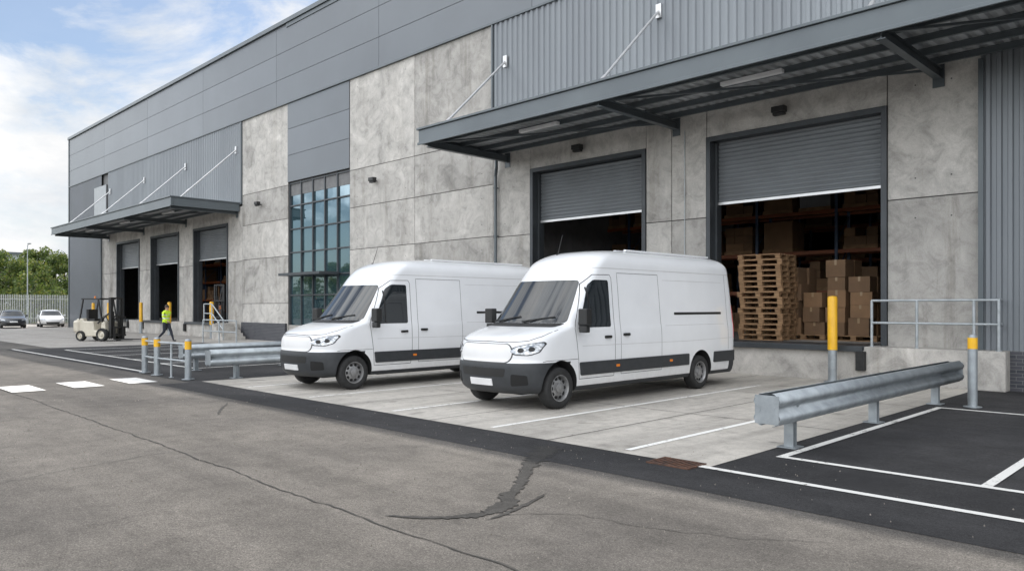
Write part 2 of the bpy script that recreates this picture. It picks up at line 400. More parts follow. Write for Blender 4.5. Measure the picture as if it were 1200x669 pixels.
for i in range(nc+1):
    a=X0+.06+(X1-X0-.12)*i/nc; mu.box(a-.035,a+.035,FY+.06,FY+.2,0,7.87)
for zz in zr: mu.box(X0,X1,FY+.065,FY+.19,zz-.03,zz+.03)
mu.box(X0+.9,X1-.9,FY-1.0,FY+.02,3.2,3.32)
gl.build('glazing',M_GLASS,WH); mu.build('glazing_mullions',M_STEEL,WH)
b=MB(); b.box(X0,X1,FY+.6,FY+.7,0,7.9); b.build('glazing_backing',M_STEEL,WH)

def canopy(x0,x1,beams,rods):
    fa=MB(); fa.box(x0,x1,14.8,14.92,6.9,7.33); fa.box(x0-.05,x1+.05,14.74,14.99,7.335,7.40); fa.box(x0-.03,x1+.03,14.765,14.80-.001,6.86,6.94)
    fa.box(x0,x0+.1,14.93,FY-.06,6.9,7.33); fa.box(x1-.1,x1,14.93,FY-.06,6.9,7.33)
    fa.box(x0-.05,x0+.14,15.0,FY-.06,7.335,7.395); fa.box(x1-.14,x1+.05,15.0,FY-.06,7.335,7.395)
    fa.build('canopy_fascia',M_FASC,WH,bevel=.008)
    dk=MB(); x=x0+.12; P=[]
    while x<x1-.3:
        P+=[(x,7.16),(x+.10,7.16),(x+.14,7.21),(x+.24,7.21)]; x+=.28
    n=len(P); vs=[(px,yy,pz) for yy in (14.93,FY-.06) for px,pz in P]
    dk.add(vs,[(i,i+1,n+i+1,n+i) for i in range(n-1)]); dk.box(x0+.1,x1-.1,14.93,FY-.07,7.22,7.30)
    dk.build('canopy_deck',M_DECK,WH)
    st=MB()
    for yy in (15.5,16.4,17.3,18.1):
        st.box(x0+.1,x1-.1,yy-.035,yy+.035,7.14,7.155); st.box(x0+.1,x1-.1,yy-.006,yy+.006,7.03,7.139); st.box(x0+.1,x1-.1,yy-.035,yy+.035,7.015,7.029)
    for xb in beams:
        st.box(xb-.08,xb+.08,14.93,FY-.02,6.985,7.004); st.box(xb-.012,xb+.012,14.93,FY-.02,6.80,6.984); st.box(xb-.08,xb+.08,14.93,FY-.02,6.78,6.799)
        st.box(xb-.12,xb+.12,FY-.03,FY-.003,6.6,7.1)
    st.build('canopy_steelwork',M_FASC,WH)
    rd=MB()
    for xr in rods:
        rd.cyl((xr,15.2,7.2),(xr,FY-.08,10.3),.038,n=10); rd.box(xr-.09,xr+.09,FY-.11,FY-.06,10.1,10.5); rd.cyl((xr,15.9,7.87),(xr,15.75,7.73),.055,n=10)
    rd.build('canopy_tie_rods',M_ALU,WH,smooth=True)
    if len(beams)>1:
        wb=MB()
        for a,c in zip(beams,beams[1:]): wb.beam((a,15.1,6.96),(c,18.3,6.95),.05,.05)
        wb.build('canopy_bracing',M_FASC,WH)
canopy(-19.0,9,[-18.7,-11.85,-5.1,1.6,8.4],[-18.75,-12.4,-5.6,1.2])
canopy(-61.6,-39.4,[-61.2,-54,-46.8,-39.8],[-60.7,-53.7,-46.7,-39.8])
b=MB()
for x,y in ((-14.9,16.0),(-8.25,15.95),(-1.5,15.95),(-57,16),(-50,16),(-43,16)): b.box(x-.75,x+.75,y-.07,y+.07,6.90,6.99)
b.build('canopy_luminaires',M_WHITEL,WH,bevel=.01)
b=MB()
for x,z in ((-8.69,6.68),(-15.35,6.72),(-26.6,7.05),(-37,7.05)):
    b.box(x-.03,x+.03,FY-.16,FY,z-.02,z+.02); b.box(x-.17,x+.17,FY-.34,FY-.14,z-.02,z+.13); b.box(x-.15,x+.15,FY-.30,FY-.16,z-.09,z-.021)
b.build('floodlights',M_BLACK,WH,bevel=.01)
b=MB(); X=-19.2
b.cyl((X,FY-.12,0),(X,FY-.12,6.35),.06,n=12); b.cyl((X,FY-.12,6.35),(X+.12,FY-.2,6.6),.06,n=12); b.cyl((X+.12,FY-.2,6.6),(X+.12,FY-.2,6.95),.06,n=12)
for zz in (.8,2.5,4.2,5.9): b.cyl((X,FY-.12,zz),(X,FY-.12,zz+.06),.075,n=12); b.box(X-.03,X+.03,FY-.08,FY,zz+.01,zz+.05)
b.cyl((-62.6,FY-.15,0),(-62.6,FY-.15,6.9),.07,n=10)
b.build('downpipe',M_FASC,WH,smooth=True)
b=MB(); b.box(-11.7,-11.45,FY-.08,FY,2.2,2.55); b.cyl((-11.57,FY-.03,2.55),(-11.57,FY-.03,6.7),.015,n=8); b.box(-12.8,-12.6,FY-.07,FY,2.1,2.4)
b.build('door_controls',M_GALV2,WH,bevel=.01)

def dock(x0,x1,doors):
    e=empty('loading_dock'); b=MB()
    b.box(x0,x1,17.9,FY+.02,0,DZ-.003); b.build('platform',M_CONCDOCK,e,bevel=.02)
    b=MB()
    for d in doors:
        b.box(d[0]+.3,d[1]-.3,17.87,FY+.6,DZ-.09,DZ+.012); b.box(d[0]+.32,d[1]-.32,17.80,17.868,DZ-.12,DZ-.0)
    b.build('dock_leveller',M_STEEL,e,bevel=.006)
    b=MB()
    for d in doors:
        for xx in (d[0]+.25,d[1]-.45): b.box(xx,xx+.2,17.76,17.9,.28,.72)
    b.build('rubber_bumpers',M_RUB,e,bevel=.015)
dock(-18.6,-3.71,DR); dock(-62.4,-39.6,DLF)

def handrail(name,pts,h=1.05,z0=0,posts=None,r=.024):
    e=empty(name); b=MB()
    for a,c in zip(pts,pts[1:]):
        za=a[2] if len(a)>2 else z0; zc=c[2] if len(c)>2 else z0
        for hh in (h,h*.52): b.cyl((a[0],a[1],za+hh),(c[0],c[1],zc+hh),r,n=10)
    for p in (posts or pts):
        zz=p[2] if len(p)>2 else z0; b.cyl((p[0],p[1],zz),(p[0],p[1],zz+h),r*1.1,n=10); b.cyl((p[0],p[1],zz),(p[0],p[1],zz+.012),.06,n=12)
    b.build('rails',M_GALV2,e,smooth=True)
handrail('safety_handrail',[(-6.35,18.0),(-3.85,18.0),(-3.85,18.25)],1.05,DZ,[(-6.35,18.0),(-5.4,18.0),(-4.3,18.0),(-3.85,18.0)],.028)
st=empty('access_stair'); b=MB()
for i in range(5): b.box(-39.59+i*.28,-39.31+i*.28,17.0,18.2,0,DZ-.166*i-.001)
b.build('steps',M_CONCDOCK,st,bevel=.01)
handrail('safety_handrail',[(-40.6,17.0,DZ),(-39.6,17.0,DZ),(-38.2,17.0,0)],1.05,r=.03)
handrail('safety_handrail',[(-36.4,15.2),(-34.6,15.2),(-32.8,15.2)],1.1,r=.03)

def bollard(x,y,h,r,band):
    e=empty('bollard',(x,y,0)); b=MB()
    if band=='tall':
        b.lathe((0,0,0),(0,0,1),[(r*.96,0),(r*.96,.75)],20,0); b.lathe((0,0,0),(0,0,1),[(r*.96,.749),(r*1.06,.75),(r*1.06,h-.03),(r*.9,h),(0,h+.015)],20,1)
    else:
        b.lathe((0,0,0),(0,0,1),[(r,0),(r,h-.24)],20,0); b.lathe((0,0,0),(0,0,1),[(r,h-.2401),(r*1.03,h-.24),(r*1.03,h-.05),(r,h-.049)],20,1)
        b.lathe((0,0,0),(0,0,1),[(r,h-.05),(r,h-.03),(r*.7,h),(0,h+.01)],20,0)
    b.lathe((0,0,0),(0,0,1),[(r*1.9,0.016),(r*1.9,.03),(r,.031)],20,0)
    b.build('post',[M_GALV,M_YEL],e,smooth=True)
bollard(-7.04,17.5,1.98,.10,'tall')
for x in (-58,-51.6,-46.8,-40.8,-61.5): bollard(x,17.5,2.0,.10,'tall')
bollard(-3.55,14.78,1.26,.075,'s')
bollard(-18.1,7.2,.97,.075,'s'); bollard(-19.8,7.1,.97,.075,'s'); bollard(-20.8,7.15,.97,.075,'s')

def guardrail(x,y0,y1,posts,name='guardrail'):
    e=empty(name,(x,y0,0)); P=[(0,.34),(.025,.345),(.085,.40),(.095,.43),(.085,.46),(.02,.505),(.01,.53),(.02,.555),(.085,.60),(.095,.63),(.085,.66),(.025,.715),(0,.72)]
    for s_,nm in ((1,'beam_a'),(-1,'beam_b')):
        b=MB(); b.extr([(s_*(.07+a),zz) for a,zz in P],0,y1-y0); o=b.build(nm,M_GALV,e,smooth=True,angle=70)
        m=o.modifiers.new('s','SOLIDIFY'); m.thickness=.006
    b=MB()
    for py in posts:
        q=py-y0
        b.box(-.06,.06,q-.05,q-.043,0,.66); b.box(-.06,.06,q+.043,q+.05,0,.66); b.box(-.004,.004,q-.043,q+.043,0,.655)
        b.box(-.068,.068,q-.07,q+.07,.47,.59)
        b.box(-.12,.12,q-.12,q+.12,.009,.022)
        for s_ in (1,-1): b.cyl((s_*.07,q,.53),(s_*.098,q,.53),.02,n=6)
    b.build('posts',M_GALV,e)
    b=MB()
    for yy in (0.002,y1-y0-.008): b.box(-.15,.15,yy,yy+.006,.36,.70)
    b.build('end_plates',M_GALV,e,bevel=.002)
guardrail(-4.15,8.4,16.0,[9.03,11.85,14.85])
guardrail(-17.7,7.5,16.0,[8.2,11,14,15.6])
guardrail(-20.6,8.0,15.0,[8.4,11,13.5])
handrail('safety_handrail',[(-18.1,7.2),(-19.8,7.1),(-20.8,7.15)],.85,0,[(-19,7.15)])

# ------------------------------------------------------------------ interior goods
def pallet(b,cx,cy,z,rot):
    def bx(x0,x1,y0,y1,z0,z1): b.box(cx+x0,cx+x1,cy+y0,cy+y1,z+z0,z+z1,0,rot,(cx,cy))
    for yy in (-.5,-.335,-.17,-.0,.17,.335,.5): bx(-.6,.6,yy-.055,yy+.055,.122,.144)
    for xx in (-.53,0,.53): bx(xx-.07,xx+.07,-.555,.555,.10,.1215)
    for xx in (-.53,0,.53):
        for yy in (-.48,0,.48): bx(xx-.068,xx+.068,yy-.06,yy+.06,.022,.0995)
    for yy in (-.48,0,.48): bx(-.6,.6,yy-.05,yy+.05,0,.0215)
def pstack(x,y,n,rot):
    e=empty('pallet_stack',(x,y,DZ+.002)); b=MB()
    for i in range(n): pallet(b,random.uniform(-.035,.035),random.uniform(-.03,.03),i*.146,rot+random.uniform(-.04,.04))
    b.build('pallets',M_WOOD,e)
pstack(-9.72,19.75,16,.05)
pstack(-16.0,20.2,7,.1)
bx=empty('cardboard_box_stack',(0,0,0)); b=MB()
def carton(b,x,y,z,w,d,h,rot=0,mi=0):
    b.box(x-w/2,x+w/2,y-d/2,y+d/2,z,z+h,mi,rot); b.box(x-.03,x+.03,y-d/2-.002,y+d/2+.002,z+h*.7,z+h+.002,2,rot,(x,y))
for px in (-9.0,-7.65): pallet(b,px,20.9,DZ+.002,0)
b.m=[3]*len(b.m)
for cx,nz in ((-9.35,4),(-8.75,3),(-8.1,5),(-7.5,4)):
    z=DZ+.15
    for k in range(nz):
        h=random.choice((.34,.40,.46)); carton(b,cx+random.uniform(-.03,.03),20.65+random.uniform(-.03,.03),z,random.uniform(.46,.56),.5,h,random.uniform(-.08,.08),random.randrange(2))
        carton(b,cx,21.2,z,.54,.5,h,0,random.randrange(2)); z+=h+.004
b.build('cartons',[M_CARD,M_CARD2,M_TAPE,M_WOOD],bx)
M_WRAP=pmat('stretch_wrap',(.28,.29,.30),rough=.25)
def rack(x0,x1,y,name='storage_rack'):
    e=empty(name); b=MB(); n=int((x1-x0)/2.8)
    for i in range(n+1):
        x=x0+i*2.8
        for yy in (y,y+1.05): b.box(x-.05,x+.05,yy-.04,yy+.04,DZ,DZ+8,0)
        for k in range(8): b.beam((x,y,DZ+k),(x,y+1.05,DZ+k+1),.03,.03,0)
    LV=(1.45,2.8,4.15,5.5)
    for lv in LV:
        for i in range(n):
            xa=x0+i*2.8+.055
            for yy in (y,y+1.05): b.box(xa,xa+2.69,yy-.03,yy+.03,DZ+lv-.12,DZ+lv,1)
            b.box(xa,xa+2.69,y+.04,y+1.0,DZ+lv-.03,DZ+lv-.005,5)
    for lv in (0,)+LV:
        for i in range(n):
            for k in range(2):
                if random.random()<.2: continue
                cx=x0+i*2.8+.75+k*1.3; zz=DZ+lv+.002
                b.box(cx-.55,cx+.55,y,y+1.0,zz,zz+.12,5)
                hh=random.uniform(.55,1.1)
                if random.random()<.3:
                    b.box(cx-.52,cx+.52,y+.05,y+.98,zz+.121,zz+hh,random.choice((2,3,4)))
                else:
                    for q in range(3):
                        for r_ in range(random.choice((1,2,3))): b.box(cx-.53+q*.355,cx-.185+q*.355,y+.05+random.uniform(0,.05),y+.95,zz+.121+r_*.29,zz+.12+r_*.29+.28,random.choice((2,3)))
    b.build('rack',[M_RBLUE,M_ORANGE,M_CARD,M_CARD2,M_WRAP,M_WOOD],e)
rack(-21.2,-4.2,25.2); rack(-22,-4.2,30.5); rack(-61,-41,24.5)

# ------------------------------------------------------------------ vehicles
def catmull(pts,n=24):
    P=[pts[0]]+list(pts)+[pts[-1]]; out=[]
    for i in range(1,len(P)-2):
        p0,p1,p2,p3=[np.array(P[i+k]) for k in (-1,0,1,2)]
        for k in range(n):
            t=k/n; out.append(.5*((2*p1)+(-p0+p2)*t+(2*p0-5*p1+4*p2-p3)*t*t+(-p0+3*p1-3*p2+p3)*t**3))
    out.append(np.array(pts[-1])); return np.array(out)
class Shape:
    def __init__(s,front,rear,wid,Lz,Lr,nr,nf,length,zc,zt,crown=2.6):
        f=catmull(front); r=catmull(rear); w=catmull(wid)
        def mono(a):
            z=np.maximum.accumulate(a[:,1]+np.arange(len(a))*1e-7); return a[:,0],z
        s.fy,s.fz=mono(f); s.ry,s.rz=mono(r); s.wx,s.wz=mono(w); s.Lz=Lz; s.Lr=Lr; s.nr=nr; s.nf=nf; s.len=length; s.zc=zc; s.zt=zt; s.crown=crown
    def f(s,z): return float(np.interp(z,s.fz,s.fy))
    def r(s,z): return s.len-float(np.interp(z,s.rz,s.ry))
    def w(s,z):
        w=float(np.interp(min(z,s.zc),s.wz,s.wx))
        if z>s.zc:
            t=min(1,(z-s.zc)/(s.zt-s.zc+.002)); w*=(1-t**s.crown)**(1/s.crown)
        return w
    def L(s,z):
        a=[p[0] for p in s.Lz]; b=[p[1] for p in s.Lz]; return min(float(np.interp(z,a,b)),(s.r(z)-s.f(z))*.45)
    def S(s,y,z):
        g=lambda t,n:(1-(1-min(1,max(0,t)))**n)**(1/n)
        return s.w(z)*g((y-s.f(z))/s.L(z),s.nf)*g((s.r(z)-y)/s.Lr,s.nr)
    def F(s,x,z):
        q=min(.9999,abs(x)/max(1e-4,s.w(z))); return s.f(z)+s.L(z)*(1-(1-q**s.nf)**(1/s.nf))
    def R(s,x,z):
        q=min(.9999,abs(x)/max(1e-4,s.w(z))); return s.r(z)-s.Lr*(1-(1-q**s.nr)**(1/s.nr))
    def body(s,zs,matf,nfz=18,ns=60,nrz=8):
        verts=[];rows=[]
        for z in zs:
            w,f,r,L=s.w(z),s.f(z),s.r(z),s.L(z); half=[]
            for i in range(nfz+1):
                a=math.pi/2*i/nfz; half.append((w*math.sin(a)**(2/s.nf), f+L*(1-math.cos(a)**(2/s.nf) if i<nfz else 1)))
            for i in range(1,ns): half.append((w,f+L+(r-s.Lr-f-L)*i/ns))
            for i in range(nrz+1):
                a=math.pi/2*i/nrz; half.append((w*(math.cos(a)**(2/s.nr) if i<nrz else 0), r-s.Lr+s.Lr*math.sin(a)**(2/s.nr)))
            ring=half+[(-x,y) for x,y in reversed(half[1:-1])]
            rows.append(len(verts)); verts+=[(x,y,z) for x,y in ring]
        n=len(ring); h=len(half); faces=[];mi=[]
        for k in range(len(zs)-1):
            for i in range(n):
                j=(i+1)%n; fc=(rows[k]+i,rows[k]+j,rows[k+1]+j,rows[k+1]+i); faces.append(fc)
                cy=sum(verts[q][1] for q in fc)/4; cz=sum(verts[q][2] for q in fc)/4; mi.append(matf(cy,cz))
        for k,rev in ((0,True),(len(zs)-1,False)):
            o=rows[k]
            for i in range(h-1):
                a,b_=o+i,o+i+1; d=o+(n-i)%n
                q=[a,b_,o+(n-(i+1)),d] if i+1<h-1 else [a,b_,d]
                if i==0: q=[o,o+1,o+n-1]
                faces.append(tuple(reversed(q)) if rev else tuple(q)); mi.append(1 if rev else 0)
        me=bpy.data.meshes.new('body'); me.from_pydata(verts,[],faces); me.polygons.foreach_set('material_index',mi); me.update()
        bm=bmesh.new(); bm.from_mesh(me); bmesh.ops.recalc_face_normals(bm,faces=bm.faces); bm.to_mesh(me); bm.free()
        return me
    def pmap(s,kind,a,z,off,side=1):
        e=.004
        if kind=='S':
            x=s.S(a,z); sy=(s.S(a+e,z)-s.S(a-e,z))/(2*e); sz=(s.S(a,z+e)-s.S(a,z-e))/(2*e)
            n=Vector((1,-sy,-sz)).normalized(); p=Vector((x,a,z))+n*off; p.x*=side; return p
        if kind=='F':
            y=s.F(a,z); fx=(s.F(a+e,z)-s.F(a-e,z))/(2*e); fz=(s.F(a,z+e)-s.F(a,z-e))/(2*e)
            n=Vector((fx,-1,fz)).normalized(); return Vector((a,y,z))+n*off
        y=s.R(a,z); fx=(s.R(a+e,z)-s.R(a-e,z))/(2*e); fz=(s.R(a,z+e)-s.R(a,z-e))/(2*e)
        n=Vector((-fx,1,-fz)).normalized(); return Vector((a,y,z))+n*off
    def patch(s,kind,poly,off,skirt,res=.05,side=1):
        A=sum(poly[i][0]*poly[(i+1)%len(poly)][1]-poly[(i+1)%len(poly)][0]*poly[i][1] for i in range(len(poly)))
        if A<0: poly=poly[::-1]
        xs=[p[0] for p in poly]; zs=[p[1] for p in poly]; x0,x1,z0,z1=min(xs),max(xs),min(zs),max(zs)
        nx=max(1,int((x1-x0)/res)); nz=max(1,int((z1-z0)/res)); bm=bmesh.new()
        g=[[bm.verts.new((x0+(x1-x0)*i/nx,z0+(z1-z0)*j/nz,0)) for j in range(nz+1)] for i in range(nx+1)]
        for i in range(nx):
            for j in range(nz): bm.faces.new((g[i][j],g[i+1][j],g[i+1][j+1],g[i][j+1]))
        for i in range(len(poly)):
            p,q=poly[i],poly[(i+1)%len(poly)]
            if abs(p[0]-q[0])+abs(p[1]-q[1])<1e-6: continue
            bmesh.ops.bisect_plane(bm,geom=bm.verts[:]+bm.edges[:]+bm.faces[:],plane_co=(p[0],p[1],0),plane_no=(q[1]-p[1],p[0]-q[0],0),clear_outer=True,dist=1e-5)
        be=[e for e in bm.edges if e.is_boundary]
        r=bmesh.ops.extrude_edge_only(bm,edges=be)
        for v in r['geom']:
            if isinstance(v,bmesh.types.BMVert): v.co.z=-1
        for v in bm.verts: v.co=s.pmap(kind,v.co.x,v.co.y,off if v.co.z>-.5 else off-skirt,side)
        bmesh.ops.recalc_face_normals(bm,faces=bm.faces)
        me=bpy.data.meshes.new('patch'); bm.to_mesh(me); bm.free(); return me
    def seam(s,b,kind,pts,w=.012,off=.0015,side=1,mi=0):
        P=[]
        for a,c in zip(pts,pts[1:]):
            n=max(1,int(math.hypot(c[0]-a[0],c[1]-a[1])/.04))
            for i in range(n): P.append((a[0]+(c[0]-a[0])*i/n,a[1]+(c[1]-a[1])*i/n))
        P.append(pts[-1]); vs=[]
        for i,p in enumerate(P):
            q0=P[max(0,i-1)];q1=P[min(len(P)-1,i+1)]; t=Vector((q1[0]-q0[0],q1[1]-q0[1])); 
            if t.length<1e-9: t=Vector((1,0))
            t.normalize(); nx,nz=-t.y*w/2,t.x*w/2
            vs.append(s.pmap(kind,p[0]+nx,p[1]+nz,off,side)); vs.append(s.pmap(kind,p[0]-nx,p[1]-nz,off,side))
        b.add(vs,[(2*i,2*i+1,2*i+3,2*i+2) for i in range(len(P)-1)],mi)
def rpoly(poly,r,seg=5):
    out=[]; n=len(poly)
    for i in range(n):
        p0=Vector(poly[i-1]);p=Vector(poly[i]);p1=Vector(poly[(i+1)%n]); a=(p0-p); c=(p1-p)
        rr=min(r,a.length*.45,c.length*.45); A=p+a.normalized()*rr; C=p+c.normalized()*rr
        for k in range(seg+1):
            t=k/seg; q=A*(1-t)**2+p*2*t*(1-t)+C*t*t; out.append((q.x,q.y))
    return out

M_PAINT,nt,bs=newmat('white_van_paint'); v=coords(nt)
cc=ramp(nt,noise(nt,v,1.5,5),[(.3,(.74,.75,.765)),(.7,(.79,.80,.815))])
sp=nt.nodes.new('ShaderNodeSeparateXYZ'); nt.links.new(v,sp.inputs[0])
mr=nt.nodes.new('ShaderNodeMapRange'); mr.inputs[1].default_value=.35; mr.inputs[2].default_value=.95; mr.inputs[3].default_value=.5; mr.inputs[4].default_value=0; nt.links.new(sp.outputs['Z'],mr.inputs[0])
dn=noise(nt,v,9,6,.7); mm=nt.nodes.new('ShaderNodeMath'); mm.operation='MULTIPLY'; nt.links.new(mr.outputs[0],mm.inputs[0]); nt.links.new(dn,mm.inputs[1])
cc=mix(nt,cc,(.38,.34,.28),mm.outputs[0]); nt.links.new(cc,bs.inputs['Base Color']); setp(bs,Roughness=.35,Coat_Weight=1.0,Coat_Roughness=.04)
M_VPL=pmat('bumper_plastic',(.034,.037,.041),(.027,.030,.033),scale=8,rough=.5)
M_CAV=pmat('arch_liner',g3(.012),rough=.9)
M_VGL,nt,bs=newmat('vehicle_glass'); 
nt.links.new(ramp(nt,noise(nt,coords(nt),1.5,2),[(.3,(.008,.011,.013)),(.7,(.018,.022,.025))]),bs.inputs['Base Color']); setp(bs,Roughness=.015,Specular_IOR_Level=.8)
M_RIM=pmat('wheel_silver',g3(.36),g3(.24),scale=8,rough=.4,metal=.6)
M_SEAM=pmat('panel_gap',g3(.10),rough=.8); M_SEAML=pmat('panel_crease',g3(.56),rough=.6)
M_LAMP,nt,bs=newmat('headlamp_lens'); nt.links.new(ramp(nt,noise(nt,coords(nt,(1,1,3)),14,2),[(.35,(.20,.215,.23)),(.65,(.6,.62,.65))]),bs.inputs['Base Color']); setp(bs,Roughness=.08,Metallic=.4,Coat_Weight=1.0)
M_AMB=pmat('amber_lens',(.70,.20,.02),rough=.2); M_RED=pmat('red_lens',(.40,.02,.02),rough=.2)
M_PLATE=pmat('blank_plate',g3(.75),rough=.4); M_GRILL=pmat('blank_grille_panel',(.70,.70,.70),(.66,.66,.66),rough=.5)

def wheel(b,cx,cy,cz,s,r=.355,wd=.23):
    k=r/.355
    b.lathe((cx,cy,cz),(s,0,0),[(.22*k,wd*.46),(.24*k,wd*.5),(.30*k,wd*.52),(.34*k,wd*.44),(.352*k,wd*.34),(.355*k,wd*.2),(.355*k,-wd*.2),(.352*k,-wd*.34),(.34*k,-wd*.44),(.30*k,-wd*.52),(.22*k,-wd*.5)],40,0)
    b.lathe((cx,cy,cz),(s,0,0),[(.228*k,wd*.44),(.226*k,wd*.48),(.215*k,wd*.485),(.205*k,wd*.40),(.195*k,wd*.15),(.175*k,wd*.20),(.13*k,wd*.30),(.085*k,wd*.33),(.08*k,wd*.42),(.055*k,wd*.46),(0,wd*.46)],40,1)
    b.lathe((cx,cy,cz),(s,0,0),[(.225*k,wd*.1),(0,wd*.1)],24,2)
    for i in range(10):
        a=2*math.pi*i/10; yy=math.cos(a)*.158*k; zz=math.sin(a)*.158*k
        b.cyl((cx+s*wd*.15,cy+yy,cz+zz),(cx+s*wd*.285,cy+yy,cz+zz),.031*k,n=10,mi=2)
    for i in range(6):
        a=2*math.pi*i/6; yy=math.cos(a)*.105*k; zz=math.sin(a)*.105*k
        b.cyl((cx+s*wd*.3,cy+yy,cz+zz),(cx+s*wd*.40,cy+yy,cz+zz),.011*k,n=6,mi=1)

def bake_boolean(me, mats, cutter, cutmat):
    o=bpy.data.objects.new('tmp',me); COL.objects.link(o)
    for m in mats: me.materials.append(m)
    c=cutter.build('cut',[cutmat])
    bm=bmesh.new(); bm.from_mesh(c.data); bmesh.ops.recalc_face_normals(bm,faces=bm.faces); bm.to_mesh(c.data); bm.free()
    md=o.modifiers.new('b','BOOLEAN'); md.operation='DIFFERENCE'; md.solver='EXACT'; md.object=c
    try: md.material_mode='TRANSFER'
    except Exception: pass
    dg=bpy.context.evaluated_depsgraph_get(); res=bpy.data.meshes.new_from_object(o.evaluated_get(dg))
    bpy.data.objects.remove(o); bpy.data.objects.remove(c)
    return res

def make_van():
    V=empty('delivery_van')
    S=Shape(front=[(.16,.28),(.06,.36),(.015,.50),(0,.66),(.005,.78),(.03,.84),(.04,.95),(.065,1.06),(.12,1.15),(.24,1.225),(.48,1.305),(.76,1.375),(.92,1.42),(1.07,1.575),(1.33,1.88),(1.58,2.19),(1.73,2.38),(1.86,2.52),(2.03,2.64),(2.3,2.75),(2.7,2.81),(3.2,2.835),(3.9,2.85)],
            rear=[(.06,.28),(.02,.5),(.03,.56),(.04,.7),(.03,1.2),(.06,2.0),(.10,2.5),(.16,2.72),(.3,2.82),(.5,2.85)],
            wid=[(.93,.28),(.975,.36),(.995,.55),(1.0,.85),(1.0,1.1),(.99,1.3),(.972,1.42),(.945,1.7),(.92,2.0),(.895,2.25),(.875,2.45)],
            Lz=[(.28,.75),(.8,.78),(1.15,.70),(1.3,.60),(1.42,.52),(2.2,.44),(2.6,.45),(2.85,.5)],Lr=.14,nr=2.4,nf=2.45,length=6.95,zc=2.45,zt=2.85,crown=2.6)
    zs=list(np.linspace(.28,.80,14))+list(np.linspace(.80,1.45,34)[1:])+list(np.linspace(1.45,2.45,30)[1:])
    for i in range(1,19):
        a=math.pi/2*i/18.6; zs.append(2.45+.40*math.sin(a)**(2/2.6))
    zs[-1]=2.849
    me=S.body(zs,lambda y,z:1 if (z<.80 and y<1.2) or (z<.56 and y>6.6) or z<.36 else 0)
    cut=MB()
    for yy in (.94,5.42):
        for s_ in (1,-1): cut.cyl((s_*.66,yy,.40),(s_*1.3,yy,.40),.425,n=56)
    me=bake_boolean(me,[M_PAINT,M_VPL],cut,M_CAV)
    me.polygons.foreach_set('use_smooth',[True]*len(me.polygons)); me.set_sharp_from_angle(angle=math.radians(38))
    o=bpy.data.objects.new('body_shell',me); COL.objects.link(o); o.parent=V
    if len(me.materials)<3: me.materials.append(M_CAV)
    def P(nm,kind,poly,off,mat,skirt=.02,r=.0,side=1,res=.05):
        if r: poly=rpoly(poly,r)
        return obj(S.patch(kind,poly,off,skirt,res,side),nm,mat,V,angle=50)
    ws=[(-.885,1.45),(.885,1.45),(.81,1.85),(.74,2.21),(-.74,2.21),(-.81,1.85)]
    P('windscreen','F',ws,.004,M_VGL,.012,.07)
    P('scuttle','F',[(-.80,1.385),(.80,1.385),(.87,1.446),(-.87,1.446)],.003,M_BLACK,.01,.02)
    for s_ in (1,-1):
        P('door_window','S',[(1.42,1.37),(2.34,1.37),(2.34,2.22),(1.93,2.22),(1.78,2.12)],.004,M_VGL,.012,.05,s_)
        P('quarter_pillar','S',[(1.72,1.372),(1.75,1.372),(1.75,2.095),(1.72,2.07)],.006,M_BLACK,.006,0,s_)
        P('side_moulding','S',[(1.45,.54),(4.93,.54),(4.93,.77),(1.42,.77)],.022,M_VPL,.03,.03,s_)
        P('side_moulding_rear','S',[(5.91,.54),(6.85,.54),(6.85,.77),(5.93,.77)],.022,M_VPL,.03,.03,s_)
        P('sliding_rail','S',[(4.45,1.57),(6.30,1.57),(6.30,1.62),(4.45,1.62)],.006,M_BLACK,.01,.01,s_)
        P('rear_lamp','S',[(6.78,1.05),(6.90,1.05),(6.90,1.75),(6.80,1.75)],.008,M_RED,.02,.02,s_)
        for yy in (2.45,4.2,): P('side_marker','S',[(yy,.64),(yy+.10,.64),(yy+.10,.685),(yy,.685)],.027,M_AMB,.02,.01,s_)
        for yy,zz in ((2.22,1.19),(2.78,1.22)): P('door_handle','S',[(yy-.09,zz-.025),(yy+.09,zz-.025),(yy+.09,zz+.025),(yy-.09,zz+.025)],.035,M_BLACK,.04,.02,s_)
        hb=[(s_*.54,.985),(s_*.66,.93),(s_*.86,.925),(s_*.95,.975),(s_*.983,1.12),(s_*.965,1.155),(s_*.80,1.115),(s_*.62,1.06)]
        P('headlamp_bezel','F',hb,.004,M_BLACK,.012,.03,1,.03)
        hc=[(s_*.575,.99),(s_*.67,.945),(s_*.85,.94),(s_*.94,.985),(s_*.972,1.11),(s_*.955,1.14),(s_*.80,1.10),(s_*.635,1.048)]
        P('headlamp','F',hc,.012,M_LAMP,.012,.03,1,.03)
        P('headlamp_reflector','F',[(s_*(.74+.045*math.cos(t)),1.01+.04*math.sin(t)) for t in np.linspace(0,6.283,13)[:-1]],.018,M_BLACK,.01,0,1,.03)
        P('headlamp_reflector','F',[(s_*(.87+.035*math.cos(t)),1.03+.04*math.sin(t)) for t in np.linspace(0,6.283,13)[:-1]],.018,M_BLACK,.01,0,1,.03)
        P('fog_recess','F',[(s_*.60,.42),(s_*.84,.44),(s_*.84,.60),(s_*.62,.62)],.004,M_CAV,.01,.03,1,.03)
    P('grille_surround','F',[(-.57,.795),(.57,.795),(.65,.95),(.57,1.12),(-.57,1.12),(-.65,.95)],.004,M_SEAM,.01,.09,1,.03)
    P('grille_panel','F',[(-.552,.810),(.552,.810),(.63,.95),(.552,1.105),(-.552,1.105),(-.63,.95)],.010,M_GRILL,.012,.09,1,.03)
    P('lower_grille','F',[(-.50,.57),(.50,.57),(.53,.71),(-.53,.71)],.003,M_BLACK,.01,.03)
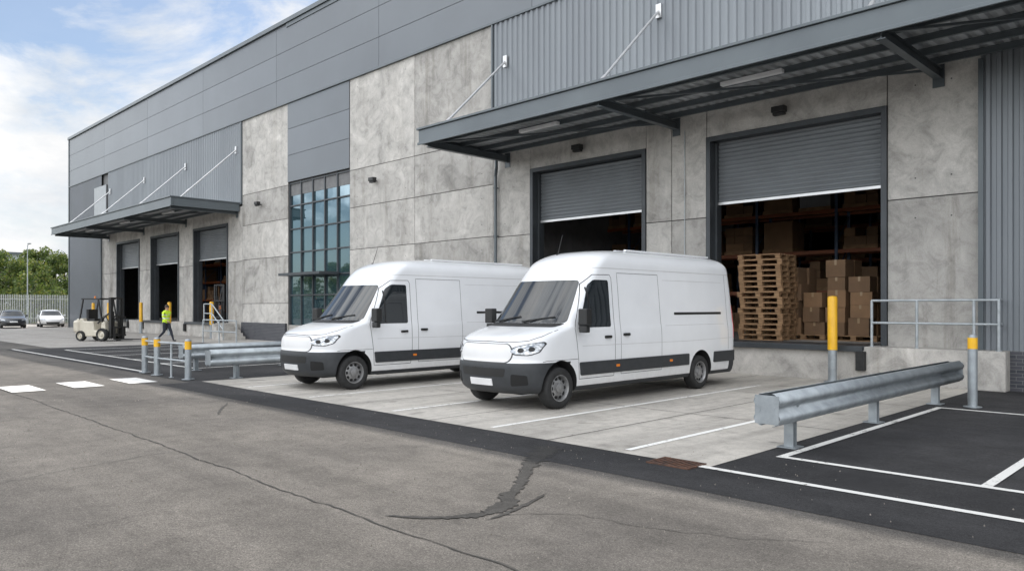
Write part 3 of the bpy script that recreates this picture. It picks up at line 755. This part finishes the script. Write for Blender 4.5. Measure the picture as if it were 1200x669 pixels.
    P('number_plate','F',[(-.26,.42),(.26,.42),(.26,.53),(-.26,.53)],.02,M_PLATE,.03,.008)
    P('rear_window','R',[(-.72,1.5),(-.08,1.5),(-.08,2.2),(-.70,2.2)],.004,M_VGL,.01,.05); P('rear_window','R',[(.72,1.5),(.08,1.5),(.08,2.2),(.70,2.2)],.004,M_VGL,.01,.05)
    P('rear_bumper','R',[(-.85,.38),(.85,.38),(.85,.56),(-.85,.56)],.06,M_VPL,.1,.04)
    b=MB()
    for s_ in (1,-1):
        S.seam(b,'S',[(1.32,1.36),(1.40,.80)],side=s_); S.seam(b,'S',[(1.40,.79),(1.42,.48),(2.40,.48),(2.44,.8),(2.44,2.26),(2.40,2.32),(1.94,2.31),(1.70,2.14),(1.36,1.46),(1.32,1.35)],side=s_)
        S.seam(b,'S',[(2.62,.50),(2.62,2.36),(3.95,2.36)],.010,side=s_); S.seam(b,'S',[(3.95,2.36),(3.95,.50),(2.62,.50)],.010,side=s_)
        S.seam(b,'F',[(s_*.0,1.15),(s_*.5,1.14),(s_*.80,1.165),(s_*.90,1.235),(s_*.93,1.34)],.014)
        S.seam(b,'S',[(6.55,2.45),(6.55,.80)],.010,side=s_)
        S.seam(b,'S',[(.52,.815),(.60,.83),(1.38,.83)],.009,side=s_)
    S.seam(b,'R',[(0,.6),(0,2.6)],.012)
    b.build('panel_gaps',M_SEAM,V)
    b=MB()
    for s_ in (1,-1):
        S.seam(b,'S',[(2.0,2.44),(6.8,2.44)],.016,.0015,s_); S.seam(b,'S',[(1.5,1.05),(4.9,1.03),(6.7,1.05)],.010,.0015,s_); S.seam(b,'S',[(4.1,1.36),(6.4,1.36)],.010,.0015,s_); S.seam(b,'S',[(4.1,2.26),(6.4,2.26)],.010,.0015,s_)
        S.seam(b,'F',[(s_*.42,1.22),(s_*.50,1.37)],.014)
    b.build('panel_creases',M_SEAML,V)
    b=MB()
    for s_ in (1,-1):
        x0=s_*1.08
        b.box(min(x0,x0+s_*.19),max(x0,x0+s_*.19),1.28,1.43,1.42,1.70); b.box(min(x0,x0+s_*.17),max(x0,x0+s_*.17),1.30,1.41,1.29,1.41)
        b.beam((s_*.93,1.48,1.44),(s_*1.12,1.38,1.46),.07,.05); b.beam((s_*.93,1.48,1.36),(s_*1.12,1.38,1.36),.06,.04)
    b.build('door_mirrors',M_BLACK,V,bevel=.04,seg=3)
    b=MB()
    for xa,xb in ((-.62,-.05),(.05,.68)):
        p=[S.pmap('F',xa+(xb-xa)*t,1.46+.09*t,.02) for t in (0,.5,1)]
        b.beam(p[0],p[1],.02,.015); b.beam(p[1],p[2],.02,.015); b.beam(S.pmap('F',xa,1.41,.01),p[1],.018,.015)
    b.build('wipers',M_BLACK,V)
    b=MB(); b.cyl((-.25,2.25,2.70),(-.25,2.40,3.12),.006,.004,n=6); b.cyl((-.25,2.25,2.68),(-.25,2.25,2.75),.03,.02,n=10); b.build('antenna',M_BLACK,V)
    b=MB(); b.box(-.60,.60,.4,6.6,.25,.45); b.box(-.85,.85,1.6,4.8,.26,.34); b.build('underbody',M_CAV,V,bevel=.02)
    b=MB()
    for yy in (.94,5.42):
        for s_ in (1,-1): wheel(b,s_*.868,yy,.355,s_)
        b.cyl((-.8,yy,.355),(.8,yy,.355),.05,n=10,mi=2)
    b.build('wheels',[M_RUB,M_RIM,M_CAV],V,smooth=True,angle=40)
    b=MB()
    for xx in (-.5,-.25,0,.25,.5): b.box(xx-.03,xx+.03,3.4,6.5,2.825,2.856)
    b.build('roof_ribs',M_PAINT,V,bevel=.005)
    V.location=(-9.41,8.65,.01); return V
VAN=make_van()
dup(VAN,'delivery_van',(-14.44,7.86,.01),math.radians(.6))

def make_car(paint,loc,rot,name='parked_car'):
    V=empty(name,loc,rot)
    S=Shape(front=[(.14,.18),(.04,.30),(0,.48),(.03,.64),(.12,.74),(.35,.82),(.8,.91),(1.05,.96),(1.5,1.2),(1.85,1.36),(2.15,1.43),(2.6,1.46)],
            rear=[(.12,.18),(.03,.35),(0,.6),(.03,.85),(.12,1.0),(.35,1.25),(.6,1.40),(1.0,1.45),(1.4,1.46)],
            wid=[(.80,.18),(.86,.3),(.89,.55),(.89,.75),(.875,.88),(.84,.96),(.74,1.2),(.66,1.34)],
            Lz=[(.2,.6),(.8,.7),(1.0,.5),(1.4,.4)],Lr=.35,nr=2.3,nf=2.4,length=4.25,zc=1.32,zt=1.46,crown=2.3)
    zs=list(np.linspace(.18,.96,16))+list(np.linspace(.96,1.32,9)[1:])+[1.32+.14*math.sin(math.pi/2*i/8.4)**.87 for i in range(1,9)]
    me=S.body(zs,lambda y,z:1 if z<.27 else 0,12,30,8)
    cut=MB()
    for yy in (.82,3.42):
        for s_ in (1,-1): cut.cyl((s_*.58,yy,.34),(s_*1.2,yy,.34),.37,n=36)
    me=bake_boolean(me,[paint,M_BLACK],cut,M_CAV)
    me.polygons.foreach_set('use_smooth',[True]*len(me.polygons)); me.set_sharp_from_angle(angle=math.radians(40))
    o=bpy.data.objects.new('body_shell',me); COL.objects.link(o); o.parent=V
    def P(nm,kind,poly,off,mat,r=.04,side=1): return obj(S.patch(kind,rpoly(poly,r),off,.012,.05,side),nm,mat,V)
    P('windscreen','F',[(-.76,.97),(.76,.97),(.60,1.36),(-.60,1.36)],.005,M_VGL)
    P('rear_window','R',[(-.66,1.0),(.66,1.0),(.55,1.34),(-.55,1.34)],.005,M_VGL)
    P('grille','F',[(-.45,.30),(.45,.30),(.5,.44),(-.5,.44)],.005,M_BLACK); P('number_plate','F',[(-.26,.47),(.26,.47),(.26,.57),(-.26,.57)],.012,M_PLATE,.01)
    for s_ in (1,-1):
        P('front_side_window','S',[(1.5,.98),(2.28,.98),(2.28,1.33),(2.05,1.33)],.005,M_VGL,.04,s_)
        P('rear_side_window','S',[(2.34,.98),(3.35,.98),(3.2,1.30),(2.34,1.33)],.005,M_VGL,.04,s_)
        P('headlamp','F',[(s_*.52,.60),(s_*.80,.62),(s_*.84,.74),(s_*.56,.70)],.006,M_LAMP,.03)
        P('rear_lamp','R',[(s_*.60,.75),(s_*.84,.75),(s_*.82,.92),(s_*.62,.9)],.006,M_RED,.03)
    b=MB()
    for s_ in (1,-1):
        b.box(min(s_*.9,s_*1.04),max(s_*.9,s_*1.04),1.45,1.58,.93,1.05)
        S.seam(b,'S',[(1.4,.35),(1.42,.95)],.012,.002,s_,1); S.seam(b,'S',[(2.31,.35),(2.31,.97)],.012,.002,s_,1); S.seam(b,'S',[(3.1,.5),(3.35,.97)],.012,.002,s_,1)
    b.build('mirrors',[paint,M_SEAM],V)
    b=MB()
    for yy in (.82,3.42):
        for s_ in (1,-1): wheel(b,s_*.77,yy,.315,s_,.315,.2)
    b.build('wheels',[M_RUB,M_RIM,M_CAV],V,smooth=True)
    b=MB(); b.box(-.55,.55,.3,4,.16,.3); b.build('underbody',M_CAV,V)
    return V
M_CD=pmat('dark_car_paint',(.03,.034,.04),rough=.25,coat=1.0,metal=.4)
M_CS=pmat('silver_car_paint',(.35,.36,.37),rough=.3,coat=1.0,metal=.5)
def place_car(paint,X,Y,heading): return make_car(paint,(X,Y,.01),heading+math.pi/2)
place_car(M_CD,-70.0,14.2,math.radians(-8)); place_car(M_PAINT,-71.5,17.3,math.radians(-8)); place_car(M_CS,-72.5,11.2,math.radians(-12))

# ------------------------------------------------------------------ forklift
M_CREAM=pmat('forklift_cream',(.55,.51,.42),(.48,.44,.36),rough=.4,coat=.4); M_FORAN=pmat('forklift_orange',(.75,.2,.03),rough=.4,coat=.4)
def forklift(body,loc,rot):
    e=empty('forklift',loc,rot)
    b=MB()
    prof=[(-1.25,.35),(-1.30,.55),(-1.28,.95),(-1.15,1.12),(-.75,1.15),(-.70,1.0),(-.1,1.0),(-.05,.55),(.35,.5),(.42,.95),(.62,.98),(.68,.55),(.68,.25),(-.9,.22)]
    n=len(prof); vs=[(x,yy,z) for yy in (-.5,.5) for x,z in prof]
    b.add(vs,[(i,(i+1)%n,n+(i+1)%n,n+i) for i in range(n)]+[tuple(range(n))[::-1],tuple(range(n,2*n))])
    b.build('chassis',body,e,bevel=.05,seg=3)
    b=MB(); b.box(-1.36,-.95,-.56,.56,.42,1.05); b.build('counterweight',body,e,bevel=.12,seg=4)
    b=MB(); b.box(-.68,-.2,-.3,.3,1.0,1.12); b.box(-.74,-.6,-.3,.3,1.1,1.6); b.cyl((.38,0,.95),(.2,0,1.25),.03,n=8); b.lathe((.2,0,1.25),(-.5,0,.85),[(.15,-.015),(.17,0),(.15,.015),(.13,0),(.15,-.015)],20)
    b.build('seat_and_wheel',M_BLACK,e,bevel=.03)
    b=MB()
    for s_ in (1,-1):
        b.beam((.45,s_*.47,.95),(.2,s_*.47,2.1),.06,.06); b.beam((-.98,s_*.47,1.05),(-.75,s_*.47,2.1),.06,.06); b.beam((-.85,s_*.47,2.12),(.32,s_*.47,2.12),.06,.07)
    for k in range(8): x=-.8+k*.15; b.box(x-.02,x+.02,-.47,.47,2.11,2.15)
    b.box(.28,.34,-.5,.5,2.09,2.16); b.build('overhead_guard',M_BLACK,e,bevel=.008)
    b=MB()
    for s_ in (1,-1):
        b.box(.78,.92,s_*.36-.05,s_*.36+.05,.12,2.2); b.box(.80,.90,s_*.25-.03,s_*.25+.03,.14,2.15); b.cyl((.84,s_*.15,.3),(.84,s_*.15,1.5),.035,n=10)
    for zz in (.3,1.2,2.12): b.box(.79,.91,-.36,.36,zz,zz+.08)
    b.box(.94,1.0,-.5,.5,.25,.33); b.box(.94,1.0,-.5,.5,.65,.73)
    for yy in (-.45,-.25,0,.25,.45): b.box(.95,.99,yy-.02,yy+.02,.33,1.25)
    b.box(.94,1.0,-.5,.5,1.2,1.25)
    for s_ in (1,-1): b.box(1.0,1.05,s_*.28-.06,s_*.28+.06,.08,.75); b.box(1.0,2.1,s_*.28-.06,s_*.28+.06,.08,.12)
    b.beam((.5,.3,.5),(.84,.3,.5),.08,.1); b.beam((.1,.4,.9),(.8,.4,1.4),.06,.06); b.beam((.1,-.4,.9),(.8,-.4,1.4),.06,.06)
    b.build('mast_and_forks',M_BLACK,e,bevel=.006)
    b=MB()
    for s_ in (1,-1):
        for x,r in ((.5,.33),(-.85,.26)):
            b.lathe((x,s_*.5,r),(0,s_,0),[(.6*r,.10),(.9*r,.12),(r,.07),(r,-.07),(.9*r,-.12),(.6*r,-.1)],28,0); b.lathe((x,s_*.5,r),(0,s_,0),[(.62*r,.09),(.5*r,.04),(.2*r,.06),(.18*r,.11),(0,.11)],24,1)
    b.build('wheels',[M_RUB,body],e,smooth=True)
    b=MB(); b.cyl((-.85,.35,2.15),(-.85,.35,2.27),.05,.04,n=12); b.build('beacon',M_AMB,e)
forklift(M_CREAM,(-41.7,12.3,.005),math.radians(28)); forklift(M_FORAN,(-43.2,19.7,DZ),math.radians(-70))

# ------------------------------------------------------------------ worker
M_HV=pmat('hi_vis_yellow',(.58,.80,.03),(.48,.68,.02),scale=8,rough=.7); M_TR=pmat('navy_trousers',(.02,.024,.035),rough=.85); M_SK=pmat('skin',(.42,.25,.18),(.37,.21,.15),rough=.55)
M_SHOE=pmat('boots',g3(.03),rough=.6); M_REF=pmat('reflective_tape',g3(.6),rough=.3); M_HAIR=pmat('hair',(.03,.02,.015),rough=.7); M_EYE=pmat('eye_dark',g3(.02),rough=.3)
def skinmesh(verts,edges,rad,root,sub=2):
    me=bpy.data.meshes.new('sk'); me.from_pydata(verts,edges,[]); o=bpy.data.objects.new('sk',me); COL.objects.link(o)
    o.modifiers.new('skin','SKIN'); sv=me.skin_vertices[0].data
    for i,r in enumerate(rad): sv[i].radius=(r if isinstance(r,tuple) else (r,r)); sv[i].use_root=(i==root)
    ss=o.modifiers.new('ss','SUBSURF'); ss.levels=sub; ss.render_levels=sub
    dg=bpy.context.evaluated_depsgraph_get(); r=bpy.data.meshes.new_from_object(o.evaluated_get(dg)); bpy.data.objects.remove(o); return r
def worker(loc,rot):
    e=empty('warehouse_worker',loc,rot)
    V=[(0,0,.95),(0,0,1.10),(.02,0,1.28),(.03,0,1.40),(.045,0,1.50),(.06,0,1.58),(.065,0,1.67),
       (.0,.09,.88),(.20,.10,.50),(.33,.10,.12),(.35,.10,.06),(.50,.11,.06),
       (.0,-.09,.88),(-.02,-.10,.48),(-.36,-.10,.20),(-.40,-.10,.13),(-.28,-.11,.045),
       (.03,.19,1.39),(-.10,.25,1.14),(-.20,.25,.92),
       (.03,-.19,1.39),(.08,-.26,1.13),(.28,-.22,1.00)]
    E=[(0,1),(1,2),(2,3),(3,4),(4,5),(5,6),(0,7),(7,8),(8,9),(9,10),(10,11),(0,12),(12,13),(13,14),(14,15),(15,16),(3,17),(17,18),(18,19),(3,20),(20,21),(21,22)]
    R=[.15,.145,.165,.13,.055,.085,.078,.105,.070,.045,.045,.035,.105,.070,.045,.045,.035,.080,.052,.034,.080,.052,.034]
    me=skinmesh(V,E,R,0)
    for m in (M_TR,M_HV,M_SK,M_SHOE,M_REF): me.materials.append(m)
    for p in me.polygons:
        x,y,z=p.center; p.use_smooth=True
        if z>1.49 and abs(y)<.14: k=2
        elif z>.90 and abs(y)<.17 or z>1.0: k=1
        elif abs(y)>.2 and z>.85: k=1
        elif z<.13 : k=3
        elif x<-.33 and z<.2: k=3
        else: k=0
        if k==1 and (1.09<z<1.15 or 1.26<z<1.30) : k=4
        p.material_index=k
    o=bpy.data.objects.new('body',me); COL.objects.link(o); o.parent=e
    b=MB()
    b.lathe((.052,0,1.655),(-.25,0,.97),[(0,.105),(.05,.098),(.085,.065),(.096,.02),(.094,-.03)],20,0)
    b.lathe((.15,0,1.60),(1,0,-.3),[(.02,-.02),(.014,.01),(0,.02)],8,1)
    for s_ in (1,-1):
        b.lathe((.138,s_*.032,1.632),(1,0,0),[(.012,0),(.008,.006),(0,.008)],8,2); b.lathe((.055,s_*.088,1.61),(0,s_,0),[(.025,0),(.022,.012),(0,.015)],10,1)
    b.box(.138,.146,-.02,.02,1.562,1.57,3)
    b.build('head_details',[M_HAIR,M_SK,M_EYE,pmat('lips',(.35,.13,.11))],e,smooth=True)
    def hand(w,d,side,nm):
        w=Vector(w); d=Vector(d).normalized(); lat=Vector((0,1,0)) ; lat=(lat-d*lat.dot(d)).normalized(); lat2=d.cross(lat)
        vs=[w-d*.01,w+d*.05,w+d*.085]; me=skinmesh([tuple(v) for v in vs],[(0,1),(1,2)],[.026,.034,.032],0,1)
        me.materials.append(M_SK); o=bpy.data.objects.new(nm,me); COL.objects.link(o); o.parent=e
        for i,(off,ln_) in enumerate(((-.03,.07),(-.01,.08),(.01,.075),(.03,.06))):
            p0=w+d*.08+lat2*off; p1=p0+d*ln_*.45-lat*side*.008; p2=p1+d*ln_*.35-lat*side*.022; p3=p2+d*ln_*.2-lat*side*.02
            me=skinmesh([tuple(v) for v in (p0,p1,p2,p3)],[(0,1),(1,2),(2,3)],[.010,.009,.0085,.007],0,1); me.materials.append(M_SK); o=bpy.data.objects.new(nm+'_finger',me); COL.objects.link(o); o.parent=e
        p0=w+d*.03-lat2*.025; p1=p0-lat2*.025+d*.025; p2=p1+d*.03-lat*side*.01
        me=skinmesh([tuple(v) for v in (p0,p1,p2)],[(0,1),(1,2)],[.012,.010,.008],0,1); me.materials.append(M_SK); o=bpy.data.objects.new(nm+'_thumb',me); COL.objects.link(o); o.parent=e
    hand((-.20,.25,.92),(-.25,0,-.9),1,'left_hand'); hand((.28,-.22,1.0),(.75,.1,-.5),-1,'right_hand')
    return e
wk=worker((-38.4,14.2,.005),math.radians(25)); wk.scale=(1.04,)*3

# ------------------------------------------------------------------ left background
fe=empty('palisade_fence',(-90,0,0)); b=MB()
y=-60; H=3.0
while y<90:
    b.add([(0,y,0.05),(.02,y+.035,.05),(0,y+.07,.05),(0,y,H-.1),(.02,y+.035,H),(0,y+.07,H-.1)],[(0,1,4,3),(1,2,5,4)])
    y+=.155
for zz in (.5,H-.5): b.box(-.06,-.01,-60,90,zz-.03,zz+.03)
yy=-60
while yy<=90: b.box(-.16,-.07,yy-.05,yy+.05,0,H-.2); yy+=2.75
b.build('pales',pmat('fence_galvanised',(.50,.52,.51),(.42,.44,.43),rough=.5,metal=.2),fe)
sl=empty('street_lamp',(-86.5,18.7,0)); b=MB(); b.cyl((0,0,0),(0,0,1.2),.09,n=10); b.cyl((0,0,1.2),(0,0,7.8),.06,.04,n=10); b.cyl((0,0,7.75),(.5,0,7.9),.03,n=8); b.box(.4,.95,-.12,.12,7.86,7.95); b.build('column_and_lantern',M_GALV2,sl,bevel=.01)
db_=empty('distant_warehouse_building'); b=MB(); b.box(-235,-200,-60,42,0,13.5,0); b.box(-235.5,-199.5,-60.5,42.5,13.5,14,1)
for k in range(12): b.box(-199.99,-199.9,-55+k*8,-52+k*8,9,11,1)
M_DCL=pmat('distant_cladding',(.45,.47,.49)); b.build('walls',[M_DCL,M_CLAD],db_)
# industrial unit and trees, unseen behind the camera, added for their reflections
ob=empty('reflection_unit_building'); b=MB(); b.box(-48,-8,-85,-62,0,7.5,0); b.box(-48.4,-7.6,-85.4,-61.6,7.5,8.0,1)
for k in range(5): b.box(-45+k*8,-41+k*8,-61.99,-61.9,0,4.2,1)
b.build('walls',[M_DCL,M_CLAD],ob)

def leafmat(nm,a,c):
    m,nt,b=newmat(nm); oi=noise(nt,coords(nt),.9,4); nt.links.new(ramp(nt,oi,[(.35,a),(.65,c)]),b.inputs['Base Color']); setp(b,Roughness=.6)
    tr=nt.nodes.new('ShaderNodeBsdfTranslucent'); nt.links.new(ramp(nt,oi,[(.35,tuple(x*1.5 for x in a)),(.65,tuple(x*1.5 for x in c))]),tr.inputs['Color'])
    mx=nt.nodes.new('ShaderNodeMixShader'); mx.inputs[0].default_value=.4; out=nt.nodes['Material Output']
    nt.links.new(b.outputs[0],mx.inputs[1]); nt.links.new(tr.outputs[0],mx.inputs[2]); nt.links.new(mx.outputs[0],out.inputs['Surface']); return m
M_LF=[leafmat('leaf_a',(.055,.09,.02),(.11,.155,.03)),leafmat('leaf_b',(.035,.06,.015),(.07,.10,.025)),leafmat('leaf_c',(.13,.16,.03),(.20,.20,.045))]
M_BARK=pmat('bark',(.14,.11,.08),(.07,.055,.04),scale=6,rough=.9)
def leaf(b,p,s,rg,mi):
    a=Vector((rg.gauss(0,1),rg.gauss(0,1),rg.gauss(0,1))).normalized(); c=a.orthogonal().normalized(); d=a.cross(c)
    b.add([p-c*s,p+d*s*.6,p+c*s,p-d*s*.6],[(0,1,2,3)],mi)
def tree_mesh(seed,H,W,n=6500):
    rg=random.Random(seed); b=MB(); top=Vector((rg.uniform(-.3,.3),rg.uniform(-.3,.3),H*.75))
    b.cyl((0,0,0),(0,0,H*.25),.22,.17,n=9,mi=3); b.cyl((0,0,H*.25),top,.17,.05,n=9,mi=3)
    cl_=[]
    for i in range(26):
        a=rg.uniform(0,6.28); h=rg.uniform(.3,.98)*H; rr=W*.5*math.sin(math.pi*min(1,max(.12,(h/H-.15)/.9)))**.7*rg.uniform(.4,1)
        c=Vector((rr*math.cos(a),rr*math.sin(a),h)); cl_.append((c,rg.uniform(.55,1.15)))
        b.cyl(Vector((0,0,max(H*.2,h*.7))),c,.06,.015,n=5,mi=3)
    for i in range(n):
        c,r=rg.choice(cl_); v=Vector((rg.gauss(0,1),rg.gauss(0,1),rg.gauss(0,.8))); v=v.normalized()*r*rg.random()**.4
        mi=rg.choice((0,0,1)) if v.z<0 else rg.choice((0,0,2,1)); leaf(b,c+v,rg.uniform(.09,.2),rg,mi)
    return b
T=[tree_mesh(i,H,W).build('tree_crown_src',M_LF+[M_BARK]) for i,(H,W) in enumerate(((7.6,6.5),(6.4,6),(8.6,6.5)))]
src=[o.data for o in T]
for o in T: bpy.data.objects.remove(o)
rg=random.Random(5)
TP=[(-104,20,0,.95),(-101,24.5,1,.95),(-108,27.5,2,.95),(-103,15,1,1.0),(-106,9.5,2,.9),(-102,3,0,1),(-104,33,0,1),(-106,-4,1,1.1),(-118,22,2,1.0),(-112,17,0,.9),(-100,22.3,1,.85),(-110,23.5,0,1.0),(-122,28,2,1.1),(-125,18,2,1.0)]
for k in range(14): TP.append((-105+k*7.5+rg.uniform(-1.5,1.5),-30+rg.uniform(-3,3) if k<8 else -46+rg.uniform(-2,2),k%3,rg.uniform(.9,1.15)))
for i,(x,y,k,s) in enumerate(TP):
    e=empty('broadleaf_tree',(x,y,0),rg.uniform(0,6)); e.scale=(s,)*3; o=bpy.data.objects.new('trunk_and_crown',src[k]); COL.objects.link(o); o.parent=e
b=MB(); rg=random.Random(9)
for i in range(32000):
    y=rg.uniform(-30,60); hh=3.8+1.2*math.sin(y*.7)+.8*math.sin(y*1.9+1); z=rg.random()**.8*hh; x=-93.5+rg.gauss(0,.8); leaf(b,Vector((x,y,z)),rg.uniform(.12,.24),rg,rg.choice((0,1,2,0)))
b.build('hedge',M_LF)
sheet('grass_verge',-300,-90.5,-200,300,.004,pmat('grass',(.07,.10,.025),(.05,.07,.02),scale=2,rough=.9))

# ------------------------------------------------------------------ sky, sun, camera
SUN=Vector((-.30,1,1.303)).normalized()
w=bpy.data.worlds.new('World'); scene.world=w; w.use_nodes=True; nt=w.node_tree; nt.nodes.clear()
out=nt.nodes.new('ShaderNodeOutputWorld'); sky=nt.nodes.new('ShaderNodeTexSky'); sky.sky_type='NISHITA'; sky.sun_disc=False
sky.sun_elevation=math.asin(SUN.z); sky.sun_rotation=math.atan2(SUN.x,SUN.y); sky.dust_density=1.0
bg=nt.nodes.new('ShaderNodeBackground'); bg.inputs['Strength'].default_value=.15; nt.links.new(sky.outputs[0],bg.inputs['Color'])
tc=nt.nodes.new('ShaderNodeTexCoord'); mp=nt.nodes.new('ShaderNodeMapping'); mp.inputs['Scale'].default_value=(1,1,2.4); mp.inputs['Location'].default_value=(.35,.2,0); nt.links.new(tc.outputs['Generated'],mp.inputs[0])
f=noise(nt,mp.outputs[0],2.5,12,.60,.35)
cov=ramp(nt,f,[(.43,g3(.10)),(.50,g3(.75)),(.56,g3(1))])
sh2=ramp(nt,noise(nt,mp.outputs[0],5.5,9,.62),[(.32,(.72,.77,.83)),(.58,(1.0,1.0,1.0))])
cb=nt.nodes.new('ShaderNodeBackground'); nt.links.new(sh2,cb.inputs['Color'])
# clouds behind the camera, out of view, boosted to fill the shaded facade
sx=nt.nodes.new('ShaderNodeSeparateXYZ'); nt.links.new(tc.outputs['Generated'],sx.inputs[0])
mrr=nt.nodes.new('ShaderNodeMapRange'); mrr.interpolation_type='SMOOTHSTEP'; mrr.inputs[1].default_value=.25; mrr.inputs[2].default_value=-.5; mrr.inputs[3].default_value=1.0; mrr.inputs[4].default_value=3.7
nt.links.new(sx.outputs['Y'],mrr.inputs[0]); nt.links.new(mrr.outputs[0],cb.inputs['Strength'])
mx=nt.nodes.new('ShaderNodeMixShader'); nt.links.new(cov,mx.inputs[0]); nt.links.new(bg.outputs[0],mx.inputs[1]); nt.links.new(cb.outputs[0],mx.inputs[2]); nt.links.new(mx.outputs[0],out.inputs['Surface'])
ld=bpy.data.lights.new('sun','SUN'); ld.energy=4.6; ld.angle=math.radians(.5); ld.color=(1,.95,.88)
lo=bpy.data.objects.new('sun',ld); COL.objects.link(lo); lo.rotation_euler=SUN.to_track_quat('Z','Y').to_euler(); lo.location=(0,0,40)
cam=bpy.data.cameras.new('camera'); co=bpy.data.objects.new('camera',cam); COL.objects.link(co)
co.location=(0,0,1.75); co.rotation_euler=(math.radians(90),0,math.radians(45)); cam.sensor_width=36; cam.lens=881/1200*36; cam.shift_y=.0204; cam.clip_end=4000; cam.clip_start=.05
scene.camera=co
scene.view_settings.view_transform='Standard'; scene.view_settings.look='None'; scene.view_settings.exposure=0
